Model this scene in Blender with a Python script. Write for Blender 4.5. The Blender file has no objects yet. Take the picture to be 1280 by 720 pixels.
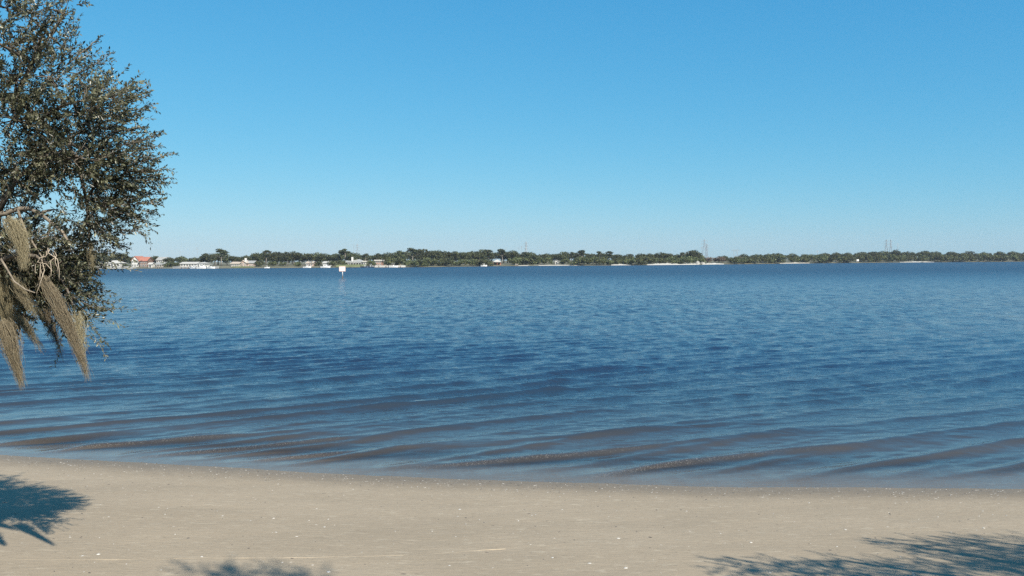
import bpy, math, random
import numpy as np
from mathutils import Vector, Matrix, Euler

R = math.radians
sc = bpy.context.scene
col = sc.collection
rng = np.random.default_rng(7)
random.seed(7)

# ---------------------------------------------------------------- camera
FPX = 1050.0                      # focal length in pixels of the 1280 px wide photograph
CAMZ = 4.0
cam_d = bpy.data.cameras.new('camera')
cam = bpy.data.objects.new('camera', cam_d)
col.objects.link(cam)
cam_d.sensor_width = 36.0
cam_d.lens = FPX / 1280.0 * 36.0
cam_d.clip_start = 0.05
cam_d.clip_end = 12000
PITCH = math.atan(35.0 / FPX)
CAM_R = Matrix.Rotation(R(90) - PITCH, 3, 'X') @ Matrix.Rotation(R(-0.313), 3, 'Z')
cam.matrix_world = Matrix.Translation((0, 0, CAMZ)) @ CAM_R.to_4x4()
sc.camera = cam

# ---------------------------------------------------------------- sky, sun, exposure
SUN_EL = 38.5
SUN_AZ = 145.3                    # clockwise from +Y (the view direction): behind and to the right
world = bpy.data.worlds.new('World')
sc.world = world
world.use_nodes = True
wn, wl = world.node_tree.nodes, world.node_tree.links
wn.clear()
sky = wn.new('ShaderNodeTexSky')
sky.sky_type = 'NISHITA'
sky.sun_disc = False
sky.sun_elevation = R(SUN_EL)
sky.sun_rotation = R(SUN_AZ)
sky.altitude = 0
sky.air_density = 1.0
sky.dust_density = 0.2
sky.ozone_density = 8.0
# one colour response for the whole sky (gain and gamma per channel), as the camera rendered it
sep = wn.new('ShaderNodeSeparateColor'); comb = wn.new('ShaderNodeCombineColor')
wl.new(sky.outputs[0], sep.inputs[0])
for k, (gain, gam) in enumerate(((.90, 1.146), (.875, .593), (.937, .37))):
    a = wn.new('ShaderNodeMath'); a.operation = 'MULTIPLY'; a.inputs[1].default_value = .1
    p_ = wn.new('ShaderNodeMath'); p_.operation = 'POWER'; p_.inputs[1].default_value = gam
    b_ = wn.new('ShaderNodeMath'); b_.operation = 'MULTIPLY'; b_.inputs[1].default_value = gain * 10
    wl.new(sep.outputs[k], a.inputs[0]); wl.new(a.outputs[0], p_.inputs[0]); wl.new(p_.outputs[0], b_.inputs[0]); wl.new(b_.outputs[0], comb.inputs[k])
bg = wn.new('ShaderNodeBackground')
bg.inputs['Strength'].default_value = 0.059
wo = wn.new('ShaderNodeOutputWorld')
wl.new(comb.outputs[0], bg.inputs['Color'])
wl.new(bg.outputs[0], wo.inputs['Surface'])

sun_d = bpy.data.lights.new('sun', 'SUN')
sun_d.energy = 5.0
sun_d.angle = R(0.53)
sun_d.color = (1.0, 0.925, 0.80)
sun = bpy.data.objects.new('sun', sun_d)
col.objects.link(sun)
sun_dir = Vector((math.sin(R(SUN_AZ)) * math.cos(R(SUN_EL)), math.cos(R(SUN_AZ)) * math.cos(R(SUN_EL)), math.sin(R(SUN_EL))))
sun.rotation_euler = sun_dir.to_track_quat('Z', 'Y').to_euler()
sun.location = (20, -30, 40)

sc.view_settings.view_transform = 'Standard'
sc.view_settings.look = 'None'
sc.view_settings.exposure = 0.75
sc.view_settings.gamma = 1.0
sc.view_settings.use_curve_mapping = False
sc.cycles.use_denoising = False
sc.cycles.max_bounces = 6
sc.cycles.transparent_max_bounces = 12
sc.cycles.caustics_reflective = False
sc.cycles.caustics_refractive = False

# ---------------------------------------------------------------- helpers
def tag(o, label=None, cat=None, group=None, kind=None):
    if label: o['label'] = label
    if cat: o['category'] = cat
    if group: o['group'] = group
    if kind: o['kind'] = kind
    return o

def empty(name, loc=(0, 0, 0), rz=0.0):
    o = bpy.data.objects.new(name, None)
    o.empty_display_size = 0.2
    col.objects.link(o)
    o.location = loc
    o.rotation_euler = (0, 0, rz)
    return o

def link_mesh(name, me, mat=None, parent=None, loc=None):
    o = bpy.data.objects.new(name, me)
    col.objects.link(o)
    if mat is not None and not me.materials:
        me.materials.append(mat)
    if parent: o.parent = parent
    if loc is not None: o.location = loc
    return o

def fast_mesh(name, V, F, smooth=False):
    """V (n,3) array, F (m,3) or (m,4) index array"""
    V = np.ascontiguousarray(V, dtype=np.float32); F = np.ascontiguousarray(F, dtype=np.int32)
    me = bpy.data.meshes.new(name)
    me.vertices.add(len(V)); me.vertices.foreach_set('co', V.ravel())
    k = F.shape[1]
    me.loops.add(F.size); me.loops.foreach_set('vertex_index', F.ravel())
    me.polygons.add(len(F))
    me.polygons.foreach_set('loop_start', np.arange(0, F.size, k, dtype=np.int32))
    if smooth: me.polygons.foreach_set('use_smooth', np.ones(len(F), dtype=bool))
    me.update(calc_edges=True)
    return me

def vattr(me, name, vals):
    a = me.attributes.new(name, 'FLOAT', 'POINT')
    a.data.foreach_set('value', np.ascontiguousarray(vals, dtype=np.float32))

class MB:
    """collects boxes, bars, tubes; builds ONE mesh object"""
    def __init__(s): s.v = []; s.f = []
    def add(s, vs, fs):
        b = len(s.v); s.v += [tuple(p) for p in vs]; s.f += [tuple(i + b for i in f) for f in fs]; return s
    def box(s, x0, x1, y0, y1, z0, z1):
        return s.add([(x0,y0,z0),(x1,y0,z0),(x1,y1,z0),(x0,y1,z0),(x0,y0,z1),(x1,y0,z1),(x1,y1,z1),(x0,y1,z1)],
                     [(0,3,2,1),(4,5,6,7),(0,1,5,4),(1,2,6,5),(2,3,7,6),(3,0,4,7)])
    def prism(s, poly, y0, y1):
        """poly in (x,z), counter-clockwise seen from -y, extruded along y"""
        n = len(poly)
        vs = [(x, y0, z) for x, z in poly] + [(x, y1, z) for x, z in poly]
        fs = [tuple(range(n)), tuple(range(2*n-1, n-1, -1))]
        for i in range(n):
            j = (i+1) % n; fs.append((j, i, i+n, j+n))
        return s.add(vs, fs)
    def tube(s, pts, rad, n=6, cap=True):
        pts = [Vector(p) for p in pts]; vs = []; fs = []
        if not hasattr(rad, '__len__'): rad = [rad] * len(pts)
        for i, p in enumerate(pts):
            t = (pts[min(i+1, len(pts)-1)] - pts[max(i-1, 0)])
            t = t.normalized() if t.length > 1e-9 else Vector((0,0,1))
            a = t.cross(Vector((0,0,1)) if abs(t.z) < .9 else Vector((1,0,0))).normalized(); b = t.cross(a)
            for k in range(n):
                an = 2*math.pi*k/n; vs.append(p + (a*math.cos(an) + b*math.sin(an)) * rad[i])
        for i in range(len(pts)-1):
            for k in range(n):
                k2 = (k+1) % n; fs.append((i*n+k, i*n+k2, (i+1)*n+k2, (i+1)*n+k))
        if cap:
            fs.append(tuple(range(n-1, -1, -1))); fs.append(tuple((len(pts)-1)*n + k for k in range(n)))
        return s.add(vs, fs)
    def mesh(s, name, smooth=False):
        me = bpy.data.meshes.new(name); me.from_pydata(s.v, [], s.f)
        if smooth:
            for p in me.polygons: p.use_smooth = True
        me.update(); return me
    def build(s, name, mat, parent=None, smooth=False, loc=None):
        return link_mesh(name, s.mesh(name, smooth), mat, parent, loc)

def ray(px, py):
    return CAM_R @ Vector(((px - 640.0) / FPX, (360.0 - py) / FPX, -1.0))
def at(px, py, Y):
    d = ray(px, py); t = Y / d.y
    return Vector((d.x * t, Y, CAMZ + d.z * t))

# value noise ---------------------------------------------------------------
_lat = rng.random((256, 256))
def vnoise(x, y):
    xi = np.floor(x).astype(int); yi = np.floor(y).astype(int); fx = x - xi; fy = y - yi
    fx = fx*fx*fx*(fx*(fx*6-15)+10); fy = fy*fy*fy*(fy*(fy*6-15)+10)
    a = _lat[xi & 255, yi & 255]; b = _lat[(xi+1) & 255, yi & 255]; c = _lat[xi & 255, (yi+1) & 255]; d = _lat[(xi+1) & 255, (yi+1) & 255]
    return (a*(1-fx)+b*fx)*(1-fy) + (c*(1-fx)+d*fx)*fy
def fbm(x, y, o=3):
    s = 0; a = .5; t = 0
    for i in range(o):
        s = s + a*vnoise(x*2**i + 17.3*i, y*2**i + 5.1*i); t += a; a *= .5
    return s / t
def sstep(a, b, x):
    t = np.clip((x-a)/(b-a), 0, 1); return t*t*(3-2*t)

# materials -----------------------------------------------------------------
def new_mat(name):
    m = bpy.data.materials.new(name); m.use_nodes = True
    return m, m.node_tree.nodes, m.node_tree.links, m.node_tree.nodes['Principled BSDF']

def plain(name, c, rough=.7, var=.12, scale=2.0, metallic=0.0, bump=0.0, spec=.3):
    """base colour with a little noise wear"""
    m, n, l, b = new_mat(name)
    tc = n.new('ShaderNodeTexCoord'); no = n.new('ShaderNodeTexNoise')
    no.inputs['Scale'].default_value = scale; no.inputs['Detail'].default_value = 5
    l.new(tc.outputs['Object'], no.inputs['Vector'])
    cr = n.new('ShaderNodeValToRGB')
    cr.color_ramp.elements[0].position = .3; cr.color_ramp.elements[1].position = .75
    cr.color_ramp.elements[0].color = tuple(x*(1-var) for x in c) + (1,)
    cr.color_ramp.elements[1].color = tuple(min(x*(1+var), .95) for x in c) + (1,)
    l.new(no.outputs['Fac'], cr.inputs['Fac']); l.new(cr.outputs[0], b.inputs['Base Color'])
    b.inputs['Roughness'].default_value = rough; b.inputs['Metallic'].default_value = metallic
    b.inputs['Specular IOR Level'].default_value = spec
    if bump:
        bp = n.new('ShaderNodeBump'); bp.inputs['Strength'].default_value = bump; bp.inputs['Distance'].default_value = .02
        l.new(no.outputs['Fac'], bp.inputs['Height']); l.new(bp.outputs[0], b.inputs['Normal'])
    return m

def foliage_mat(name, c0, c1, rough=.5, trans=.25, spec=.3):
    m, n, l, b = new_mat(name)
    at_ = n.new('ShaderNodeAttribute'); at_.attribute_name = 'tint'
    cr = n.new('ShaderNodeValToRGB')
    cr.color_ramp.elements[0].color = c0 + (1,); cr.color_ramp.elements[1].color = c1 + (1,)
    oi = n.new('ShaderNodeObjectInfo')
    hv = n.new('ShaderNodeHueSaturation')
    mr = n.new('ShaderNodeMapRange'); mr.inputs['To Min'].default_value = .72; mr.inputs['To Max'].default_value = 1.3
    l.new(oi.outputs['Random'], mr.inputs['Value']); l.new(mr.outputs[0], hv.inputs['Value'])
    mr2 = n.new('ShaderNodeMapRange'); mr2.inputs['To Min'].default_value = .485; mr2.inputs['To Max'].default_value = .51
    l.new(oi.outputs['Random'], mr2.inputs['Value']); l.new(mr2.outputs[0], hv.inputs['Hue'])
    l.new(at_.outputs['Fac'], cr.inputs['Fac']); l.new(cr.outputs[0], hv.inputs['Color'])
    l.new(hv.outputs[0], b.inputs['Base Color'])
    b.inputs['Roughness'].default_value = rough; b.inputs['Specular IOR Level'].default_value = spec
    tr = n.new('ShaderNodeBsdfTranslucent'); l.new(hv.outputs[0], tr.inputs['Color'])
    mx = n.new('ShaderNodeMixShader'); mx.inputs[0].default_value = trans
    l.new(b.outputs[0], mx.inputs[1]); l.new(tr.outputs[0], mx.inputs[2])
    l.new(mx.outputs[0], n['Material Output'].inputs['Surface'])
    return m

M = {}
M['bark'] = plain('bark', (.13, .11, .09), .9, .4, 9, bump=.8)
M['twig'] = plain('twig', (.20, .17, .135), .85, .35, 20)
M['bare_twig'] = plain('bare_twig', (.36, .30, .23), .8, .3, 25)
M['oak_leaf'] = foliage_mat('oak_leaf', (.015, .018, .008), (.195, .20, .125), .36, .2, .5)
M['moss'] = foliage_mat('moss', (.15, .125, .08), (.42, .365, .245), .9, .3, .1)
M['far_oak'] = foliage_mat('far_oak', (.026, .034, .018), (.10, .112, .055), .7, .15, .15)
M['far_pine'] = foliage_mat('far_pine', (.024, .032, .018), (.085, .10, .05), .7, .15, .15)
M['far_shrub'] = foliage_mat('far_shrub', (.040, .050, .022), (.13, .145, .065), .7, .15, .15)
M['far_brown'] = foliage_mat('far_brown', (.08, .06, .045), (.19, .145, .11), .8, .1, .1)
M['far_trunk'] = plain('far_trunk', (.20, .18, .155), .9, .3, 1.5)
M['white_wall'] = plain('white_wall', (.56, .55, .52), .7, .06, .6)
M['cream_wall'] = plain('cream_wall', (.48, .43, .35), .7, .08, .6)
M['pink_wall'] = plain('pink_wall', (.42, .32, .27), .75, .1, .6)
M['brick_wall'] = plain('brick_wall', (.34, .20, .155), .8, .15, .8)
M['brown_wall'] = plain('brown_wall', (.20, .13, .10), .8, .15, .8)
M['red_roof'] = plain('red_roof', (.36, .145, .10), .8, .2, .8)
M['grey_roof'] = plain('grey_roof', (.30, .30, .285), .8, .15, .8)
M['pale_roof'] = plain('pale_roof', (.44, .42, .38), .7, .1, .8)
M['tan_roof'] = plain('tan_roof', (.44, .37, .30), .8, .15, .8)
M['glass'] = plain('glass', (.03, .035, .04), .12, .1, 1, spec=.5)
M['trim'] = plain('trim', (.56, .55, .53), .6, .06, 2)
M['wood'] = plain('wood', (.30, .24, .18), .85, .25, 2)
M['pile'] = plain('pile', (.09, .075, .06), .85, .3, 4, bump=.5)
M['concrete'] = plain('concrete', (.40, .385, .35), .85, .12, .4)
M['gelcoat'] = plain('gelcoat', (.76, .76, .74), .25, .04, 1, spec=.5)
M['hull_dark'] = plain('hull_dark', (.06, .08, .12), .35, .1, 1, spec=.5)
M['canvas'] = plain('canvas', (.70, .69, .66), .8, .06, 1)
M['black'] = plain('black', (.03, .03, .03), .5, .2, 3)
M['steel'] = plain('steel', (.36, .38, .40), .55, .1, .3, metallic=.3)
M['sign_white'] = plain('sign_white', (.80, .79, .78), .5, .04, 3)
M['sign_orange'] = plain('sign_orange', (.70, .30, .12), .5, .08, 3)
M['sign_grey'] = plain('sign_grey', (.30, .27, .28), .5, .1, 3)
M['rock'] = plain('rock', (.30, .29, .27), .9, .3, 1.2, bump=.6)
M['shell'] = plain('shell', (.50, .47, .42), .5, .15, 60)
M['shell_dark'] = plain('shell_dark', (.07, .06, .055), .6, .4, 60)
M['lawn'] = plain('lawn', (.16, .17, .075), .95, .3, .3)
M['car_paint'] = plain('car_paint', (.66, .67, .68), .3, .04, 2, spec=.5)

# ---------------------------------------------------------------- near shore: terrain
_sx = np.linspace(-400, 400, 8001)
_sy = np.interp(_sx, [-400, -60, -30, -20, -10.6, -4.7, 0, 4, 8.8, 20, 40, 80, 400], [90, 33, 23.4, 20.6, 17.35, 15.95, 15.05, 14.6, 14.4, 14.3, 15.0, 19, 70])
_k = np.hanning(41); _k /= _k.sum()
_sy = np.convolve(np.pad(_sy, 20, mode='edge'), _k, mode='valid')
def shore(x):
    return np.interp(x, _sx, _sy) + .16*(vnoise(x*.55+3, x*0+.5)-.5) + .06*(vnoise(x*1.9, x*0+9.5)-.5)
def ground_z(x, y):
    s = y - shore(x)                      # > 0 out in the water
    d = -s
    up = .105*d + .075*np.maximum(d-7, 0)*sstep(7, 11, d) + .02*(fbm(x*.5, y*.5)-.5)*sstep(.3, 2, d)
    up = np.minimum(up, 2.35 + .02*d) 
    dn = np.maximum(-.085*s, -3.0)
    return np.where(d > 0, up, dn)

def terrain_mesh():
    ys = np.concatenate([np.linspace(-70, 4, 60), np.arange(4.1, 24, .1), np.geomspace(24.2, 900, 70)])
    xs = np.concatenate([-np.geomspace(400, 14.2, 60), np.arange(-14, 14.01, .12), np.geomspace(14.2, 400, 60)])
    X, Y = np.meshgrid(xs, ys)
    Z = ground_z(X, Y)
    near = (Y < 24)
    d = shore(X) - Y
    # soft sand relief: shallow undulations drawn out along the beach
    Z = Z + np.where(near, .010*(fbm(X*1.1, Y*3.2, 3)-.5) * sstep(.5, 2, d), 0)
    n, m = X.shape
    I = np.arange(n*m).reshape(n, m)
    F = np.stack([I[:-1,:-1], I[:-1,1:], I[1:,1:], I[1:,:-1]], -1).reshape(-1, 4)
    me = fast_mesh('beach', np.stack([X, Y, Z], -1).reshape(-1, 3), F, True)
    vattr(me, 'inland', d.ravel())
    return me

def sand_material():
    m, n, l, b = new_mat('sand')
    tc = n.new('ShaderNodeTexCoord')
    def noise(scale, sx, sy, det=6, rough=.6):
        mp = n.new('ShaderNodeMapping'); mp.inputs['Scale'].default_value = (sx, sy, 1)
        l.new(tc.outputs['Object'], mp.inputs['Vector'])
        t = n.new('ShaderNodeTexNoise'); t.inputs['Scale'].default_value = scale; t.inputs['Detail'].default_value = det; t.inputs['Roughness'].default_value = rough
        l.new(mp.outputs[0], t.inputs['Vector']); return t
    def ramp(src, stops):
        r = n.new('ShaderNodeValToRGB'); e = r.color_ramp.elements
        while len(e) < len(stops): e.new(.5)
        for q, (p, c) in zip(e, stops): q.position = p; q.color = c if len(c) == 4 else c + (1,)
        l.new(src, r.inputs['Fac']); return r
    def mix(kind, fac, a, c):
        x = n.new('ShaderNodeMix'); x.data_type = 'RGBA'; x.blend_type = kind
        if isinstance(fac, float): x.inputs[0].default_value = fac
        else: l.new(fac, x.inputs[0])
        for s, v in ((6, a), (7, c)):
            if isinstance(v, tuple): x.inputs[s].default_value = v + (1,)
            else: l.new(v, x.inputs[s])
        return x.outputs[2]
    big = ramp(noise(.55, .6, 1.4, 5).outputs['Fac'], [(.3, (.290, .234, .165)), (.7, (.345, .279, .198))])
    streak = ramp(noise(7.5, .6, 1.5, 5, .6).outputs['Fac'], [(.56, (0, 0, 0)), (.72, (.75, .75, .75))])
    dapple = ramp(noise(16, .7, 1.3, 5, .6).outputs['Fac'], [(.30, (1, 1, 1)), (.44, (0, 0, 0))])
    grain = ramp(noise(150, .8, 1.2, 3).outputs['Fac'], [(.28, (.74, .74, .74)), (.72, (1.2, 1.2, 1.2))])
    c = mix('MIX', streak.outputs[0], big.outputs[0], (.42, .355, .262))
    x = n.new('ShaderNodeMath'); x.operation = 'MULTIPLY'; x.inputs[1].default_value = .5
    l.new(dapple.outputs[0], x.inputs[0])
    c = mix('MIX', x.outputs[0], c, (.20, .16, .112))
    c = mix('MULTIPLY', 1.0, c, grain.outputs[0])
    # wet sand by the water's edge and on the sea bed
    at_ = n.new('ShaderNodeAttribute'); at_.attribute_name = 'inland'
    wn_ = noise(1.1, 1, 1, 4)
    add = n.new('ShaderNodeMath'); add.operation = 'MULTIPLY_ADD'; add.inputs[1].default_value = .5
    l.new(wn_.outputs['Fac'], add.inputs[0]); l.new(at_.outputs['Fac'], add.inputs[2])
    wet = n.new('ShaderNodeMapRange'); wet.interpolation_type = 'SMOOTHSTEP'
    for k, v in (('From Min', .35), ('From Max', 1.9), ('To Min', 1.0), ('To Max', 0.0)): wet.inputs[k].default_value = v
    l.new(add.outputs[0], wet.inputs['Value'])
    wetc = mix('MULTIPLY', 1.0, c, (.62, .60, .58))
    c = mix('MIX', wet.outputs[0], c, wetc)
    l.new(c, b.inputs['Base Color'])
    rr = n.new('ShaderNodeMapRange'); rr.inputs['To Min'].default_value = .95; rr.inputs['To Max'].default_value = .55
    l.new(wet.outputs[0], rr.inputs['Value']); l.new(rr.outputs[0], b.inputs['Roughness'])
    b.inputs['Specular IOR Level'].default_value = .25
    b1 = n.new('ShaderNodeBump'); b1.inputs['Strength'].default_value = .55; b1.inputs['Distance'].default_value = .02
    l.new(noise(9, .5, 1.6, 8, .65).outputs['Fac'], b1.inputs['Height'])
    b2 = n.new('ShaderNodeBump'); b2.inputs['Strength'].default_value = .35; b2.inputs['Distance'].default_value = .004
    l.new(noise(160, 1, 1, 3).outputs['Fac'], b2.inputs['Height']); l.new(b1.outputs[0], b2.inputs['Normal'])
    l.new(b2.outputs[0], b.inputs['Normal'])
    return m
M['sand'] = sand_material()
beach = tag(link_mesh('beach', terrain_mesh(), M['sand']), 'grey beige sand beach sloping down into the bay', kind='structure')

def gz(x, y): return float(ground_z(np.array([x], float), np.array([y], float))[0])
def on_sand(px, py):
    Y = 10.0
    for _ in range(30):
        d = ray(px, py); p = at(px, py, Y)
        z = gz(p.x, Y); Y = (z - CAMZ) / d.z * d.y
    return at(px, py, Y)

# ---------------------------------------------------------------- far shore line (from the water line in the photograph)
SHL = [(-400, 337), (-150, 337), (100, 336), (170, 335.7), (270, 335.6), (400, 334.6), (500, 334.1), (560, 333.4), (640, 332.5), (720, 332), (800, 331.5), (860, 331), (900, 330.5), (1020, 329), (1130, 328), (1280, 327), (1500, 326), (1750, 325)]
def far_D(px):
    y = np.interp(px, [a for a, _ in SHL], [b for _, b in SHL])
    hy = 325 + (640 - px) * math.tan(R(.313))
    return CAMZ * FPX / (y - hy)
def far_xy(px, back=0.0):
    D = far_D(px) + back
    return (px - 640) / FPX * D, D

# ---------------------------------------------------------------- water
def water_mesh():
    rows = [13.2]
    while rows[-1] < 1150:
        rows.append(rows[-1] + max(.05, min(.0036*rows[-1], 14)))
    ys = np.array(rows); u = np.linspace(-1, 1, 560)
    us = .36*u + .64*u**5
    hw = 1.75*ys + 22
    X = us[None, :] * hw[:, None]; Y = np.repeat(ys[:, None], len(u), 1)
    s = Y - shore(X)
    dx = np.gradient(X, axis=1); sp = np.maximum(dx, np.gradient(Y, axis=0))
    Z = np.zeros_like(X)
    # --- wave trains running in to the beach, crests oblique to it
    foam = np.zeros_like(X)
    for (ang, lam, amp, seed) in ((30, 1.48, .052, 0), (26, 1.85, .045, 40), (34, 1.0, .010, 80)):
        a = R(ang); nx, ny = math.sin(a), -math.cos(a); tx, ty = math.cos(a), math.sin(a)
        q = nx*X + ny*Y; t = tx*X + ty*Y
        warp = 1.7*(fbm(t*.08 + seed, q*.13 + seed, 2) - .5) + .16*(vnoise(t*.5+seed, q*.5)-.5)
        ph = 2*math.pi*q/lam + 2*math.pi*warp
        env = sstep(.34, .66, fbm(t*.10 + seed + 9, q*.45 + seed, 2))
        sh = sstep(.15, 1.6, s) * (1.0 - .80*sstep(9, 34, s)) * (1-sstep(70, 200, s))
        sh = sh * sstep(.5, .25, sp/lam)
        ph2 = ph + .45*np.sin(ph)
        cr = (np.exp(1.5*np.cos(ph2)) - 1.65) / 2.83
        Z += amp * sh * (.30 + .85*env) * cr
        if lam > 1.5:
            foam = np.maximum(foam, sstep(.70, 1.0, np.cos(ph2 - .35)) * env * sstep(.1, .5, s) * sstep(4.2, 1.2, s))
    # --- wind chop
    r2 = np.random.default_rng(3)
    for i in range(70):
        lam = .20 * (6.5)**(i/69.0)
        a = R(16 + r2.normal(0, 20)); nx, ny = math.sin(a), -math.cos(a)
        k = 2*math.pi/lam
        A = .0043 * lam**.95 * (1 if lam < .8 else .7)
        fade = sstep(.48, .28, sp/lam) * sstep(.2, 3.0, s) * (.34 + .40*sstep(3, 18, s))
        if fade.max() <= 0: continue
        mod = .45 + 1.1*vnoise(X*.16/lam**.5 + i*7.7, Y*.22/lam**.5 + i*3.1)
        Z += A * fade * mod * np.sin(k*(nx*X + ny*Y) + r2.uniform(0, 6.28) + 1.2*vnoise(X*.3+i, Y*.3))
    G = ground_z(X, Y)
    # thin swash film where the water runs out
    depth = np.clip(Z - G, 0, None)
    n, m = X.shape
    I = np.arange(n*m).reshape(n, m)
    F = np.stack([I[:-1,:-1], I[:-1,1:], I[1:,1:], I[1:,:-1]], -1).reshape(-1, 4)
    keep = (s.ravel()[F].max(1) > -1.2)
    me = fast_mesh('bay_water', np.stack([X, Y, Z], -1).reshape(-1, 3), F[keep], True)
    vattr(me, 'depth', np.where(s > 0, np.maximum(depth, 0), 0).ravel())
    vattr(me, 'foam', foam.ravel()); vattr(me, 'off', s.ravel())
    return me

def water_material():
    m, n, l, b = new_mat('bay_water'); n.remove(b)
    out = n['Material Output']
    tc = n.new('ShaderNodeTexCoord')
    def noise(scale, rot, sx, sy, det=3, rough=.55):
        mp = n.new('ShaderNodeMapping'); mp.inputs['Scale'].default_value = (sx, sy, 1); mp.inputs['Rotation'].default_value = (0, 0, R(rot))
        l.new(tc.outputs['Object'], mp.inputs['Vector'])
        t = n.new('ShaderNodeTexNoise'); t.inputs['Scale'].default_value = scale; t.inputs['Detail'].default_value = det; t.inputs['Roughness'].default_value = rough
        l.new(mp.outputs[0], t.inputs['Vector']); return t
    off = n.new('ShaderNodeAttribute'); off.attribute_name = 'off'
    def rng_(src, a, b_, c, d):
        r = n.new('ShaderNodeMapRange'); r.interpolation_type = 'SMOOTHSTEP'
        for k, v in (('From Min', a), ('From Max', b_), ('To Min', c), ('To Max', d)): r.inputs[k].default_value = v
        l.new(src, r.inputs['Value']); return r.outputs[0]
    calm = rng_(off.outputs['Fac'], .3, 14, .12, 1.0)      # ripples die out on the swash
    def bump(h, strength, dist, prev=None, scale=None):
        bp = n.new('ShaderNodeBump'); bp.inputs['Distance'].default_value = dist
        mu = n.new('ShaderNodeMath'); mu.operation = 'MULTIPLY'; mu.inputs[1].default_value = strength
        l.new(scale if scale is not None else calm, mu.inputs[0]); l.new(mu.outputs[0], bp.inputs['Strength'])
        l.new(h, bp.inputs['Height'])
        if prev: l.new(prev, bp.inputs['Normal'])
        return bp.outputs[0]
    far = rng_(off.outputs['Fac'], 4, 60, .15, 1.0)
    rd = n.new('ShaderNodeMath'); rd.operation = 'MULTIPLY_ADD'; rd.inputs[1].default_value = 2.0; rd.inputs[2].default_value = -1.0
    l.new(noise(2.2, -14, .42, 1.4, 4, .6).outputs['Fac'], rd.inputs[0])
    ra = n.new('ShaderNodeMath'); ra.operation = 'ABSOLUTE'; l.new(rd.outputs[0], ra.inputs[0])
    rs = n.new('ShaderNodeMath'); rs.operation = 'SUBTRACT'; rs.inputs[0].default_value = 1.0; l.new(ra.outputs[0], rs.inputs[1])
    nrm = bump(rs.outputs[0], 1.0, .040)
    nrm = bump(noise(10.0, -12, .45, 1.5, 3, .6).outputs['Fac'], 1.0, .010, nrm)
    # wave facets too small for the mesh: slopes facing to and from the shore, at many sizes
    fn1 = noise(1.3, -6, 1.0, .30, 7, .74)
    fn2 = noise(.30, 8, 1.0, .35, 3, .6)
    sub = n.new('ShaderNodeMath'); sub.operation = 'SUBTRACT'; sub.inputs[1].default_value = .5; l.new(fn1.outputs['Fac'], sub.inputs[0])
    sub2 = n.new('ShaderNodeMath'); sub2.operation = 'SUBTRACT'; sub2.inputs[1].default_value = .5; l.new(fn2.outputs['Fac'], sub2.inputs[0])
    ma = n.new('ShaderNodeMath'); ma.operation = 'MULTIPLY_ADD'; ma.inputs[1].default_value = .22; l.new(sub2.outputs[0], ma.inputs[0])
    mb = n.new('ShaderNodeMath'); mb.operation = 'MULTIPLY'; mb.inputs[1].default_value = 1.35; l.new(sub.outputs[0], mb.inputs[0]); l.new(mb.outputs[0], ma.inputs[2])
    mc = n.new('ShaderNodeMath'); mc.operation = 'MULTIPLY'; l.new(ma.outputs[0], mc.inputs[0]); l.new(far, mc.inputs[1])
    cv = n.new('ShaderNodeCombineXYZ'); l.new(mc.outputs[0], cv.inputs['Y'])
    va = n.new('ShaderNodeVectorMath'); va.operation = 'ADD'; l.new(nrm, va.inputs[0]); l.new(cv.outputs[0], va.inputs[1])
    vn = n.new('ShaderNodeVectorMath'); vn.operation = 'NORMALIZE'; l.new(va.outputs[0], vn.inputs[0]); nrm = vn.outputs[0]
    dep = n.new('ShaderNodeAttribute'); dep.attribute_name = 'depth'
    cr = n.new('ShaderNodeValToRGB')
    e = cr.color_ramp.elements
    e[0].position = 0.0; e[0].color = (.060, .051, .040, 1)
    e[1].position = 1.0; e[1].color = (.012, .024, .050, 1)
    x = e.new(.16); x.color = (.032, .036, .041, 1)
    x = e.new(.45); x.color = (.019, .032, .049, 1)
    l.new(rng_(dep.outputs['Fac'], 0, 1.7, 0, 1), cr.inputs['Fac'])
    rough = rng_(off.outputs['Fac'], 3, 260, .06, .36)      # unresolved ripples
    body = n.new('ShaderNodeBsdfPrincipled'); body.inputs['IOR'].default_value = 1.333
    l.new(cr.outputs[0], body.inputs['Base Color']); l.new(rough, body.inputs['Roughness']); l.new(nrm, body.inputs['Normal'])
    # the clear shallow film: sand shows through
    tr = n.new('ShaderNodeBsdfTransparent'); tr.inputs['Color'].default_value = (.90, .85, .77, 1)
    gl = n.new('ShaderNodeBsdfGlossy'); gl.inputs['Color'].default_value = (1, 1, 1, 1); gl.inputs['Roughness'].default_value = .12; l.new(nrm, gl.inputs['Normal'])
    fr = n.new('ShaderNodeFresnel'); fr.inputs['IOR'].default_value = 1.333; l.new(nrm, fr.inputs['Normal'])
    geo = n.new('ShaderNodeNewGeometry')
    iv = n.new('ShaderNodeMath'); iv.operation = 'SUBTRACT'; iv.inputs[0].default_value = 1.0; l.new(geo.outputs['Backfacing'], iv.inputs[1])
    ff = n.new('ShaderNodeMath'); ff.operation = 'MULTIPLY'; l.new(fr.outputs[0], ff.inputs[0]); l.new(iv.outputs[0], ff.inputs[1])
    film = n.new('ShaderNodeMixShader'); l.new(ff.outputs[0], film.inputs[0]); l.new(tr.outputs[0], film.inputs[1]); l.new(gl.outputs[0], film.inputs[2])
    turb = rng_(dep.outputs['Fac'], 0.0, .26, 0.0, 1.0)
    m2 = n.new('ShaderNodeMixShader'); l.new(turb, m2.inputs[0]); l.new(film.outputs[0], m2.inputs[1]); l.new(body.outputs[0], m2.inputs[2])
    # bubbles along the breaking crests
    fo = n.new('ShaderNodeAttribute'); fo.attribute_name = 'foam'
    fn = rng_(noise(34, 0, 1, 1, 6, .75).outputs['Fac'], .53, .68, 0, 1)
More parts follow.
